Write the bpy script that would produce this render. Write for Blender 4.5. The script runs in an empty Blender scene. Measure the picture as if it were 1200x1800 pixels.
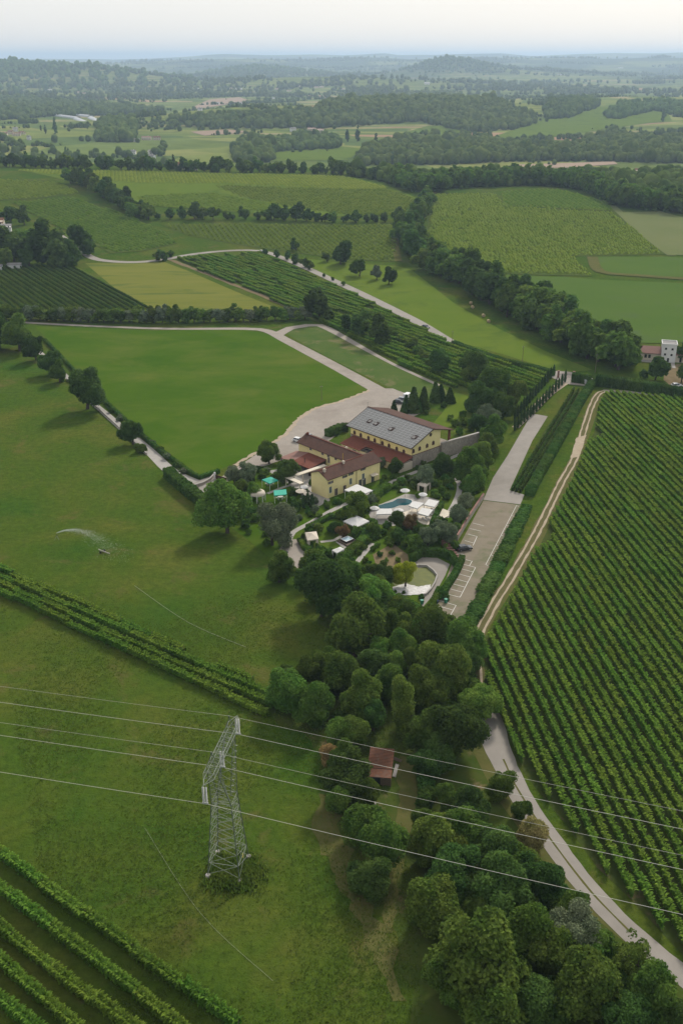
import bpy, bmesh, math, random
import numpy as np
from mathutils import Vector, Matrix
from mathutils.geometry import delaunay_2d_cdt

random.seed(7); RNG = np.random.default_rng(7)
S = bpy.context.scene
COL = S.collection

# ------------------------------------------------------------------ camera
F_PX, HORIZON, CAM_H = 1750.0, 100.0, 120.0          # focal length and horizon in the 1200x1800 frame
PITCH = math.atan((900 - HORIZON) / F_PX)
cam_d = bpy.data.cameras.new('camera'); cam = bpy.data.objects.new('camera', cam_d); COL.objects.link(cam)
cam_d.sensor_fit = 'VERTICAL'; cam_d.sensor_height = 36.0; cam_d.lens = 36.0 * F_PX / 1800.0
cam_d.clip_start = 1.0; cam_d.clip_end = 120000.0
cam.location = (0, 0, CAM_H); cam.rotation_euler = (math.pi / 2 - PITCH, 0, 0)
S.camera = cam

# ------------------------------------------------------------------ sky, sun, exposure
SUN_AZ, SUN_EL = math.radians(24), math.radians(38)   # to the right of straight ahead, above the horizon
w = bpy.data.worlds.new('World'); S.world = w; w.use_nodes = True
nt = w.node_tree; nt.nodes.clear()
sky = nt.nodes.new('ShaderNodeTexSky'); sky.sky_type = 'NISHITA'; sky.sun_disc = False
sky.sun_elevation = SUN_EL; sky.sun_rotation = SUN_AZ
sky.air_density = 1.0; sky.dust_density = 2.0; sky.ozone_density = 1.0; sky.altitude = 100
veil = nt.nodes.new('ShaderNodeMixRGB'); veil.inputs['Fac'].default_value = 0.80   # thin high overcast all over the sky
veil.inputs['Color2'].default_value = (7.0, 6.95, 6.88, 1)
bg = nt.nodes.new('ShaderNodeBackground'); bg.inputs['Strength'].default_value = 0.10
wo = nt.nodes.new('ShaderNodeOutputWorld')
nt.links.new(sky.outputs[0], veil.inputs['Color1']); nt.links.new(veil.outputs[0], bg.inputs['Color'])
nt.links.new(bg.outputs[0], wo.inputs['Surface'])
sd = bpy.data.lights.new('sun', 'SUN'); sd.energy = 2.7; sd.angle = math.radians(9.0); sd.color = (1.0, 0.94, 0.84)
sun = bpy.data.objects.new('sun', sd); COL.objects.link(sun)
sdir = Vector((math.sin(SUN_AZ) * math.cos(SUN_EL), math.cos(SUN_AZ) * math.cos(SUN_EL), math.sin(SUN_EL)))
sun.rotation_euler = sdir.to_track_quat('Z', 'Y').to_euler(); sun.location = (0, 300, 400)
vs = S.view_settings; vs.view_transform = 'Standard'; vs.look = 'None'; vs.gamma = 1.0; vs.exposure = 0.44
vs.use_curve_mapping = False
S.cycles.use_denoising = True
S.cycles.max_bounces = 6; S.cycles.diffuse_bounces = 2; S.cycles.volume_bounces = 0; S.cycles.transmission_bounces = 4
S.cycles.sample_clamp_indirect = 4.0

# ------------------------------------------------------------------ terrain
def sstep(a, b, x):
    t = np.clip((x - a) / (b - a), 0, 1); return t * t * (3 - 2 * t)
_PH = RNG.uniform(0, 6.28, 24)
def rough(x, y, s):
    """sum of sines: smooth rolling relief"""
    r = 0
    for i in range(6):
        a = i * 1.07 + .3; k = (1 + .63 * i) / s
        r = r + np.sin((x * math.cos(a) + y * math.sin(a)) * k + _PH[i]) / (1 + .55 * i)
    return r / 2.4
RIDGE_X = np.array([-700, 0, 100, 200, 300, 350, 400, 450, 550, 600, 680, 700, 760, 800, 880, 950, 1050, 1150, 1200, 1900], float)
RIDGE_Y = np.array([101, 105, 103, 105, 100, 96.5, 95.5, 98, 97.5, 98.5, 94, 96.5, 97.5, 96, 93.5, 96, 93.5, 92, 91, 95], float)
R2_X = np.array([-700, 0, 120, 300, 480, 560, 640, 720, 800, 900, 1000, 1200, 1900], float)
R2_Y = np.array([112, 112, 113, 108, 104, 106, 105, 107, 106, 104.5, 105, 103, 104], float)
def hgt(x, y):
    x = np.asarray(x, float); y = np.asarray(y, float)
    g = lambda cx, cy, sx, sy: np.exp(-((x - cx) / sx) ** 2 - ((y - cy) / sy) ** 2)
    z = 17.0 * g(-330, 1050, 430, 240) * sstep(540, 900, y)
    z = z + 5.0 * g(330, 900, 260, 160) * sstep(600, 850, y)
    z = z - 24.0 * sstep(1130, 1480, y)
    z = z + 40.0 * g(260, 2750, 520, 330) + 26 * g(-250, 2500, 320, 200) + 30 * g(1000, 3300, 500, 400)
    z = z + 112 * g(-2250, 6000, 820, 900) + 60 * g(-1300, 6100, 520, 500)
    z = z + 80 * g(760, 7700, 300, 420) + 70 * g(1050, 7900, 900, 600) + 60 * g(-650, 8200, 420, 500) + 55 * g(-50, 5600, 800, 500)
    z = z + 9.0 * rough(x, y, 420.0) * sstep(1500, 2600, y) + 20 * rough(x, y, 1300.) * sstep(3000, 7000, y)
    yy = np.maximum(y, 1.0)
    pxx = 600 + x / yy * F_PX / math.cos(PITCH) * 1.0
    k = math.cos(PITCH) ** 2 / F_PX
    e1 = 120 + 18500 * (100 - np.interp(pxx, RIDGE_X, RIDGE_Y)) * k + 9 * rough(x, y * .2, 300.)
    e2 = 120 + 12000 * (100 - np.interp(pxx, R2_X, R2_Y)) * k + 7 * rough(x, y * .2, 260.)
    z = z + (e2 + 24) * np.exp(-((y - 12000) / 1700.) ** 2) * (y > 0)
    z = z + (e1 + 24) * np.exp(-((y - 18500) / 2600.) ** 2) * (y > 0)
    return z
_YS = np.geomspace(60, 44000, 2600)
def P(px, py, up=0.0):
    """ground point seen at a pixel of the 1200x1800 frame (or the point `up` metres above the ground there)"""
    u = (px - 600) / F_PX; v = (900 - py) / F_PX
    dy = math.cos(PITCH) + v * math.sin(PITCH); dz = -math.sin(PITCH) + v * math.cos(PITCH)
    if py > 560:
        t = (up - CAM_H) / dz
        return u * t, dy * t
    xs = u / dy * _YS; zr = CAM_H + dz / dy * _YS - up
    d = zr - hgt(xs, _YS)
    i = int(np.argmax(d < 0)); i = max(i, 1)
    f = d[i - 1] / (d[i - 1] - d[i] + 1e-12); f = min(max(f, 0), 1)
    y = _YS[i - 1] + f * (_YS[i] - _YS[i - 1])
    return u / dy * y, y
def depth(x, y, z): return y * math.cos(PITCH) + (CAM_H - z) * math.sin(PITCH)
def H(x, y): return float(hgt(x, y))
def P3(px, py, up=0.0):
    x, y = P(px, py, up); return Vector((x, y, H(x, y)))

# ------------------------------------------------------------------ materials
def nodes_of(m):
    m.use_nodes = True; n = m.node_tree; n.nodes.clear(); return n
def ramp(n, pts):
    r = n.nodes.new('ShaderNodeValToRGB'); e = r.color_ramp.elements
    while len(e) < len(pts): e.new(0.5)
    for i, (p, c) in enumerate(pts):
        e[i].position = p; e[i].color = (*c, 1)
    return r
def noise(n, vec, scale, detail=4, rough_=.55, dist=0):
    t = n.nodes.new('ShaderNodeTexNoise'); t.inputs['Scale'].default_value = scale
    t.inputs['Detail'].default_value = detail; t.inputs['Roughness'].default_value = rough_
    t.inputs['Distortion'].default_value = dist
    n.links.new(vec, t.inputs['Vector']); return t
def mix(n, fac, a, b, typ='MIX'):
    m = n.nodes.new('ShaderNodeMixRGB'); m.blend_type = typ
    for s, v in (('Fac', fac), ('Color1', a), ('Color2', b)):
        if isinstance(v, (int, float)): m.inputs[s].default_value = v
        elif isinstance(v, tuple): m.inputs[s].default_value = (*v, 1)
        else: n.links.new(v, m.inputs[s])
    return m.outputs[0]
def surf(name, c1, c2=None, scale=2.0, rgh=.85, bump=0.0, bscale=8.0, detail=5, spec=.25, third=None, tscale=.1, tpos=(.55, .68), stretch=None):
    """two-tone noise surface in world metres, with optional wear tone and fine relief"""
    m = bpy.data.materials.new(name); n = nodes_of(m)
    geo = n.nodes.new('ShaderNodeNewGeometry'); vec = geo.outputs['Position']
    if stretch:
        mp = n.nodes.new('ShaderNodeMapping'); n.links.new(vec, mp.inputs[0])
        mp.inputs['Rotation'].default_value = (0, 0, stretch[0]); mp.inputs['Scale'].default_value = (stretch[1], stretch[2], 1); vec2 = mp.outputs[0]
    else: vec2 = vec
    b = n.nodes.new('ShaderNodeBsdfPrincipled'); o = n.nodes.new('ShaderNodeOutputMaterial')
    b.inputs['Roughness'].default_value = rgh; b.inputs['Specular IOR Level'].default_value = spec
    c2 = c2 or tuple(x * .8 for x in c1)
    t = noise(n, vec2, scale, detail, .6)
    r = ramp(n, [(.3, c1), (.7, c2)]); n.links.new(t.outputs['Fac'], r.inputs[0]); col = r.outputs[0]
    if third:
        t3 = noise(n, vec2, tscale, 6, .65, .4); r3 = ramp(n, [(tpos[0], (0, 0, 0)), (tpos[1], (1, 1, 1))])
        n.links.new(t3.outputs['Fac'], r3.inputs[0]); col = mix(n, r3.outputs[0], col, third)
    n.links.new(col, b.inputs['Base Color'])
    if bump:
        tb = noise(n, vec, bscale, 4, .6); bp = n.nodes.new('ShaderNodeBump'); bp.inputs['Strength'].default_value = min(1, bump)
        bp.inputs['Distance'].default_value = max(.05, bump * .3); n.links.new(tb.outputs['Fac'], bp.inputs['Height']); n.links.new(bp.outputs[0], b.inputs['Normal'])
    n.links.new(b.outputs[0], o.inputs[0]); return m
def plain(name, c, rgh=.5, metal=0.0, spec=.4):
    m = bpy.data.materials.new(name); n = nodes_of(m)
    geo = n.nodes.new('ShaderNodeNewGeometry')
    t = noise(n, geo.outputs['Position'], 1.3, 4); r = ramp(n, [(.3, tuple(x * .93 for x in c)), (.7, tuple(min(1, x * 1.05) for x in c))])
    n.links.new(t.outputs['Fac'], r.inputs[0])
    b = n.nodes.new('ShaderNodeBsdfPrincipled'); o = n.nodes.new('ShaderNodeOutputMaterial')
    n.links.new(r.outputs[0], b.inputs['Base Color']); b.inputs['Roughness'].default_value = rgh; b.inputs['Metallic'].default_value = metal
    b.inputs['Specular IOR Level'].default_value = spec
    n.links.new(b.outputs[0], o.inputs[0]); return m
def leafmat(name, c1, c2, vary=.26, trans=.42, nscale=.35):
    """foliage: tone varies from tree to tree and clump to clump, light passes through the leaves"""
    m = bpy.data.materials.new(name); n = nodes_of(m); c1 = (c1[0] * 1.72, c1[1] * 1.72, c1[2] * 1.7); c2 = (c2[0] * 1.95, c2[1] * 1.92, c2[2] * 1.9)
    geo = n.nodes.new('ShaderNodeNewGeometry'); oi = n.nodes.new('ShaderNodeObjectInfo')
    t = noise(n, geo.outputs['Position'], nscale, 3, .6); r = ramp(n, [(.32, c1), (.68, c2)]); n.links.new(t.outputs['Fac'], r.inputs[0])
    t2 = noise(n, geo.outputs['Position'], 3.1, 2, .5)
    hs = n.nodes.new('ShaderNodeHueSaturation'); n.links.new(r.outputs[0], hs.inputs['Color'])
    mv = n.nodes.new('ShaderNodeMapRange'); mv.inputs[3].default_value = 1 - vary; mv.inputs[4].default_value = 1 + vary * 1.3
    n.links.new(oi.outputs['Random'], mv.inputs[0])
    mm = n.nodes.new('ShaderNodeMapRange'); mm.inputs[1].default_value = .3; mm.inputs[2].default_value = .7; mm.inputs[3].default_value = .66; mm.inputs[4].default_value = 1.38
    n.links.new(t2.outputs['Fac'], mm.inputs[0])
    mu = n.nodes.new('ShaderNodeMath'); mu.operation = 'MULTIPLY'; n.links.new(mv.outputs[0], mu.inputs[0]); n.links.new(mm.outputs[0], mu.inputs[1])
    n.links.new(mu.outputs[0], hs.inputs['Value'])
    mh = n.nodes.new('ShaderNodeMath'); mh.operation = 'MULTIPLY_ADD'; mh.inputs[1].default_value = 7.31; mh.inputs[2].default_value = 0
    n.links.new(oi.outputs['Random'], mh.inputs[0]); fr = n.nodes.new('ShaderNodeMath'); fr.operation = 'FRACT'; n.links.new(mh.outputs[0], fr.inputs[0])
    mr = n.nodes.new('ShaderNodeMapRange'); mr.inputs[3].default_value = .478; mr.inputs[4].default_value = .512; n.links.new(fr.outputs[0], mr.inputs[0]); n.links.new(mr.outputs[0], hs.inputs['Hue'])
    d = n.nodes.new('ShaderNodeBsdfDiffuse'); tr = n.nodes.new('ShaderNodeBsdfTranslucent'); ms = n.nodes.new('ShaderNodeMixShader'); ms.inputs[0].default_value = trans
    n.links.new(hs.outputs[0], d.inputs[0]); n.links.new(hs.outputs[0], tr.inputs[0])
    n.links.new(d.outputs[0], ms.inputs[1]); n.links.new(tr.outputs[0], ms.inputs[2])
    o = n.nodes.new('ShaderNodeOutputMaterial'); n.links.new(ms.outputs[0], o.inputs[0]); return m

def ground_mat():
    """pasture near the camera, a patchwork of crop fields in the plain beyond"""
    m = bpy.data.materials.new('countryside'); n = nodes_of(m)
    geo = n.nodes.new('ShaderNodeNewGeometry'); pos = geo.outputs['Position']
    b = n.nodes.new('ShaderNodeBsdfPrincipled'); b.inputs['Roughness'].default_value = 1; b.inputs['Specular IOR Level'].default_value = 0
    a = noise(n, pos, .035, 6, .62, .3); ra = ramp(n, [(.30, (.036, .081, .010)), (.50, (.056, .089, .012)), (.70, (.088, .099, .019))]); n.links.new(a.outputs['Fac'], ra.inputs[0])
    f = noise(n, pos, .55, 9, .8); rf = ramp(n, [(.30, (.60, .65, .55)), (.5, (1, 1, 1)), (.70, (1.4, 1.33, 1.2))]); n.links.new(f.outputs['Fac'], rf.inputs[0])
    near = mix(n, 1.0, ra.outputs[0], rf.outputs[0], 'MULTIPLY')
    d = noise(n, pos, .075, 7, .7, .6); rd = ramp(n, [(.56, (0, 0, 0)), (.72, (.7, .7, .7))]); n.links.new(d.outputs['Fac'], rd.inputs[0])
    near = mix(n, rd.outputs[0], near, (.118, .092, .036))
    # patchwork
    mp = n.nodes.new('ShaderNodeMapping'); mp.inputs['Rotation'].default_value = (0, 0, .35); mp.inputs['Scale'].default_value = (1 / 150., 1 / 330., 1); n.links.new(pos, mp.inputs[0])
    ds = noise(n, mp.outputs[0], .6, 2); add = n.nodes.new('ShaderNodeMixRGB'); add.blend_type = 'ADD'; add.inputs[0].default_value = .5
    n.links.new(mp.outputs[0], add.inputs[1]); n.links.new(ds.outputs['Color'], add.inputs[2])
    vo = n.nodes.new('ShaderNodeTexVoronoi'); vo.inputs['Scale'].default_value = 1.0; n.links.new(add.outputs[0], vo.inputs['Vector'])
    sp = n.nodes.new('ShaderNodeSeparateColor'); n.links.new(vo.outputs['Color'], sp.inputs[0])
    rp = ramp(n, [(0, (.105, .140, .035)), (.22, (.150, .180, .045)), (.40, (.080, .120, .034)), (.56, (.185, .200, .060)), (.74, (.120, .160, .042)), (.90, (.25, .22, .11)), (.97, (.29, .19, .12))])
    rp.color_ramp.interpolation = 'CONSTANT'; n.links.new(sp.outputs[0], rp.inputs[0])
    fa = noise(n, pos, .02, 6, .7); rfa = ramp(n, [(.3, (.78, .8, .78)), (.7, (1.2, 1.18, 1.15))]); n.links.new(fa.outputs['Fac'], rfa.inputs[0])
    far = mix(n, 1.0, rp.outputs[0], rfa.outputs[0], 'MULTIPLY')
    # wooded ranges beyond the plain
    wd = noise(n, pos, .0011, 5, .6); rw = ramp(n, [(.44, (0, 0, 0)), (.52, (1, 1, 1))]); n.links.new(wd.outputs['Fac'], rw.inputs[0])
    sx = n.nodes.new('ShaderNodeSeparateXYZ'); n.links.new(pos, sx.inputs[0])
    k2 = n.nodes.new('ShaderNodeMapRange'); k2.inputs[1].default_value = 4500; k2.inputs[2].default_value = 9000; n.links.new(sx.outputs[1], k2.inputs[0])
    mu = n.nodes.new('ShaderNodeMath'); mu.operation = 'MULTIPLY'; n.links.new(rw.outputs[0], mu.inputs[0]); n.links.new(k2.outputs[0], mu.inputs[1])
    far = mix(n, mu.outputs[0], far, (.042, .066, .026))
    k = n.nodes.new('ShaderNodeMapRange'); k.inputs[1].default_value = 1150; k.inputs[2].default_value = 1230; n.links.new(sx.outputs[1], k.inputs[0])
    col = mix(n, k.outputs[0], near, far); n.links.new(col, b.inputs['Base Color'])
    tb = noise(n, pos, 1.6, 6, .7); bp = n.nodes.new('ShaderNodeBump'); bp.inputs['Strength'].default_value = .9; bp.inputs['Distance'].default_value = .35
    n.links.new(tb.outputs['Fac'], bp.inputs['Height']); n.links.new(bp.outputs[0], b.inputs['Normal'])
    o = n.nodes.new('ShaderNodeOutputMaterial'); n.links.new(b.outputs[0], o.inputs[0]); return m

M = dict(
    ground=ground_mat(),
    lawn=surf('mown_lawn', (.038, .086, .006), (.060, .106, .010), .05, 1, .5, 1.5, 9, 0, (.082, .112, .018), .022, (.46, .66), (-.62, .8, 1.25)),
    lawn2=surf('rough_lawn', (.055, .098, .022), (.082, .110, .030), .12, .95, .6, 1.2, 8, 0, (.17, .14, .075), .055, (.56, .70)),
    hayfield=surf('yellow_green_hay', (.120, .135, .026), (.150, .155, .034), .05, .95, .5, .8, 8, 0, (.080, .110, .026), .045, (.54, .66), (-.9, .35, 1.6)),
    meadow=surf('bright_meadow', (.082, .130, .016), (.108, .144, .020), .03, .95, .4, 1.0, 8, 0, (.062, .104, .016), .03, (.5, .66)),
    crop=surf('green_crop', (.060, .108, .020), (.074, .118, .024), .02, .95, .6, .7, 8, 0, (.068, .104, .040), .04, (.56, .70)),
    fallow=surf('fallow_field', (.110, .135, .050), (.135, .150, .062), .02, .95, .4, .7, 8, 0),
    vine_floor=surf('vineyard_floor', (.040, .064, .014), (.060, .072, .020), .35, .95, .6, 1.4, 8, 0, (.105, .080, .045), .12, (.6, .72)),
    vine_floor_far=surf('distant_vineyard_floor', (.056, .086, .016), (.074, .098, .020), .05, .95, .6, .7, 8, 0),
    earth=surf('dry_earth', (.19, .145, .085), (.13, .105, .058), .4, .95, .5, 2, 8, 0),
    ploughed=surf('ploughed_field', (.26, .175, .115), (.22, .155, .10), .01, .95),
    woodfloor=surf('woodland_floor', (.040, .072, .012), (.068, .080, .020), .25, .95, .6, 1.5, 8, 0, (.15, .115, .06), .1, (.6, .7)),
    trackmid=surf('grassy_track', (.12, .105, .05), (.085, .085, .034), .7, .95, .5, 2, 8, 0),
    verge=surf('grass_verge', (.075, .088, .024), (.110, .100, .036), .3, .95, .6, 1.5, 8, 0),
    asphalt=surf('pale_asphalt', (.225, .205, .180), (.270, .245, .215), .25, .9, .15, 6, 8, .2, (.20, .18, .155), .05, (.5, .7)),
    gravel=surf('gravel', (.250, .220, .190), (.300, .265, .225), .4, .95, .35, 4, 8, .15, (.22, .19, .16), .06, (.5, .7)),
    carpark=surf('worn_parking_paving', (.165, .140, .100), (.205, .175, .130), .3, .95, .2, 5, 8, .15, (.125, .125, .070), .12, (.52, .66)),
    rut=surf('dirt_rut', (.36, .30, .22), (.28, .22, .15), .8, .95, .4, 3),
    paver=surf('pale_paving', (.33, .31, .28), (.27, .25, .225), .8, .85, .2, 4),
    white_stone=surf('white_pebbles', (.72, .70, .68), (.42, .40, .38), 1.6, .9, .6, 5),
    line=surf('road_paint', (.62, .61, .57), (.50, .48, .44), .7, .8),
    yellow=surf('yellow_render', (.74, .63, .30), (.79, .68, .34), .35, .9, .08, 3, 6, .15, (.66, .56, .28), .5, (.55, .75)),
    cream=surf('cream_render', (.52, .46, .36), (.58, .51, .41), .4, .9),
    whitewall=surf('white_render', (.62, .61, .60), (.70, .69, .67), .4, .9),
    stone=surf('rough_stone', (.36, .32, .27), (.23, .20, .17), 1.6, .95, .8, 3, 8, .15, (.42, .37, .30), .6, (.5, .7)),
    roof=surf('brown_roof_tiles', (.066, .034, .025), (.092, .048, .035), 1.1, .9, .4, 4, 8, .15, (.056, .033, .026), .35, (.5, .7)),
    roof_red=surf('red_roof_tiles', (.165, .056, .036), (.130, .046, .032), 1.1, .9, .4, 4, 8, .15),
    roof_rose=surf('faded_roof_tiles', (.235, .130, .105), (.20, .11, .09), .6, .9, .3, 3),
    roof_orange=surf('orange_clay_tiles', (.185, .082, .046), (.12, .060, .040), 1.5, .9, .5, 4, 8, .15, (.15, .10, .075), .8, (.5, .68)),
    roof_grey=surf('grey_roof', (.20, .19, .18), (.25, .24, .23), .6, .9),
    fascia=plain('dark_fascia', (.045, .028, .022), .7),
    solar=plain('solar_cell', (.165, .165, .160), .5, 0, .25),
    solarframe=plain('solar_frame', (.34, .34, .33), .6, 0),
    glass=plain('dark_glass', (.025, .03, .035), .1, 0, .6),
    shutter=plain('dark_shutter', (.06, .035, .028), .7),
    greenshut=plain('green_shutter', (.025, .06, .045), .7),
    trim=plain('pale_trim', (.58, .52, .42), .8),
    white=plain('white_canvas', (.54, .53, .51), .9, 0, .1),
    beige=plain('beige_canvas', (.50, .44, .36), .85),
    teal=plain('teal_canvas', (.012, .30, .215), .7),
    metalwhite=plain('white_metal', (.70, .70, .68), .45),
    steel=plain('galvanised_steel', (.20, .225, .18), .7, 0, .2),
    steeldark=plain('weathered_steel', (.085, .105, .085), .7, 0, .2),
    wire=plain('aluminium_wire', (.44, .43, .37), .6, 0, .2),
    insul=plain('glass_insulator', (.33, .34, .32), .4, 0, .4),
    concrete=plain('concrete', (.36, .33, .31), .9),
    wood=plain('weathered_wood', (.14, .105, .075), .9),
    bark=surf('bark', (.085, .065, .048), (.055, .042, .032), 3, .95, .5, 6),
    deck=surf('timber_deck', (.13, .095, .07), (.09, .065, .05), 1.5, .85),
    water=plain('pool_water', (.006, .060, .070), .12, 0, .12),
    pond=surf('algae_pond', (.13, .14, .035), (.085, .10, .03), 0.6, .6, .1, 2, 5, .1),
    tub=plain('hot_tub_water', (.40, .52, .58), .08, 0, .5),
    tyre=plain('tyre_rubber', (.02, .02, .02), .9), rim=plain('wheel_rim', (.35, .35, .36), .35, .6),
    car_white=plain('white_car_paint', (.68, .68, .68), .25, 0, .6), car_silver=plain('silver_car_paint', (.28, .30, .31), .3, .5, .6),
    car_black=plain('black_car_paint', (.018, .022, .028), .2, 0, .7), car_blue=plain('blue_black_car_paint', (.03, .04, .06), .2, 0, .7),
    lamp=plain('lamp_lens', (.75, .73, .68), .2), redlamp=plain('tail_lamp', (.35, .02, .02), .3),
    hay=surf('straw', (.42, .33, .19), (.34, .26, .14), 2, .95, .6, 6), bin_blue=plain('blue_plastic', (.03, .05, .22), .5),
    bin_green=plain('green_plastic', (.02, .20, .12), .5), yellowsign=plain('yellow_sign', (.65, .50, .02), .6),
    hose=plain('pale_hose', (.30, .34, .22), .8, 0, .1), plastic=plain('polytunnel_film', (.42, .43, .44), .5),
    spray=plain('water_droplets', (.62, .65, .66), .3),
    broad=leafmat('broadleaf_foliage', (.032, .066, .012), (.066, .102, .020)),
    dark=leafmat('dark_foliage', (.024, .052, .013), (.044, .078, .018)),
    bright=leafmat('bright_foliage', (.040, .090, .016), (.070, .118, .022)),
    olive=leafmat('grey_green_foliage', (.055, .078, .042), (.085, .105, .060), .1, .2),
    lime=leafmat('lime_foliage', (.13, .16, .010), (.18, .20, .02), .08),
    yellowish=leafmat('olive_green_foliage', (.036, .068, .012), (.062, .092, .018), .15),
    flower=leafmat('cream_flowering_foliage', (.20, .18, .07), (.11, .12, .035), .1),
    shoot=leafmat('young_vine_shoots', (.068, .132, .017), (.098, .157, .024), .1, .45, .3),
    dry=leafmat('dry_foliage', (.21, .13, .060), (.13, .10, .045), .1),
    russet=leafmat('russet_foliage', (.11, .062, .032), (.075, .060, .026), .1),
    cypress=leafmat('cypress_foliage', (.018, .038, .014), (.030, .052, .018), .15, .15),
    box=leafmat('boxwood_foliage', (.032, .070, .012), (.058, .100, .018), .22, .25),
    hedge=leafmat('hedge_foliage', (.024, .058, .013), (.042, .082, .018), .12, .25),
    vine=leafmat('vine_foliage', (.041, .092, .012), (.066, .118, .018), .10, .42, .25),
    vine_dark=leafmat('dark_vine_foliage', (.028, .056, .012), (.040, .070, .016), .10, .3, .25),
    vine_yellow=leafmat('yellowing_vine_foliage', (.16, .17, .018), (.12, .15, .018), .1),
    vine_far=leafmat('distant_vine_foliage', (.052, .094, .010), (.076, .114, .016), .08, .4, .12),
    vine_far2=leafmat('pale_distant_vine_foliage', (.075, .115, .012), (.096, .128, .018), .08, .4, .06),
    wood_far=leafmat('distant_wood_foliage', (.030, .060, .014), (.074, .106, .026), .1, .35, .06),
    weeds=leafmat('tall_weeds', (.040, .085, .012), (.062, .098, .018), .1),
)

# ------------------------------------------------------------------ mesh and object helpers
def mesh_np(name, V, Fq, mats, smooth=False, midx=None):
    me = bpy.data.meshes.new(name); V = np.asarray(V, np.float32); Fq = np.asarray(Fq, np.int32)
    me.vertices.add(len(V)); me.vertices.foreach_set('co', V.ravel())
    k = Fq.shape[1]; me.loops.add(Fq.size); me.loops.foreach_set('vertex_index', Fq.ravel())
    me.polygons.add(len(Fq)); me.polygons.foreach_set('loop_start', np.arange(0, Fq.size, k, dtype=np.int32))
    if midx is not None: me.polygons.foreach_set('material_index', np.asarray(midx, np.int32))
    if smooth: me.polygons.foreach_set('use_smooth', np.ones(len(Fq), bool))
    for m in (mats if isinstance(mats, (list, tuple)) else [mats]): me.materials.append(m)
    me.update(calc_edges=True); me.validate(); return me
def put(name, me, parent=None, loc=None, rz=0.0, sc=None):
    o = bpy.data.objects.new(name, me); COL.objects.link(o)
    if parent is not None: o.parent = parent
    if loc is not None: o.location = loc
    if rz: o.rotation_euler = (0, 0, rz)
    if sc is not None: o.scale = sc if hasattr(sc, '__len__') else (sc, sc, sc)
    return o
def tag(o, label, cat, group=None):
    o['label'] = label; o['category'] = cat
    if group: o['group'] = group
    return o
def thing(name, label, cat, loc=(0, 0, 0), rz=0.0, group=None):
    o = put(name, None, None, loc, rz); o.empty_display_size = 1; return tag(o, label, cat, group)
def struct(o, kind='structure'): o['kind'] = kind; return o
def nth(n):
    return '%d%s' % (n, 'th' if 10 <= n % 100 <= 20 else {1: 'st', 2: 'nd', 3: 'rd'}.get(n % 10, 'th'))

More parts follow.
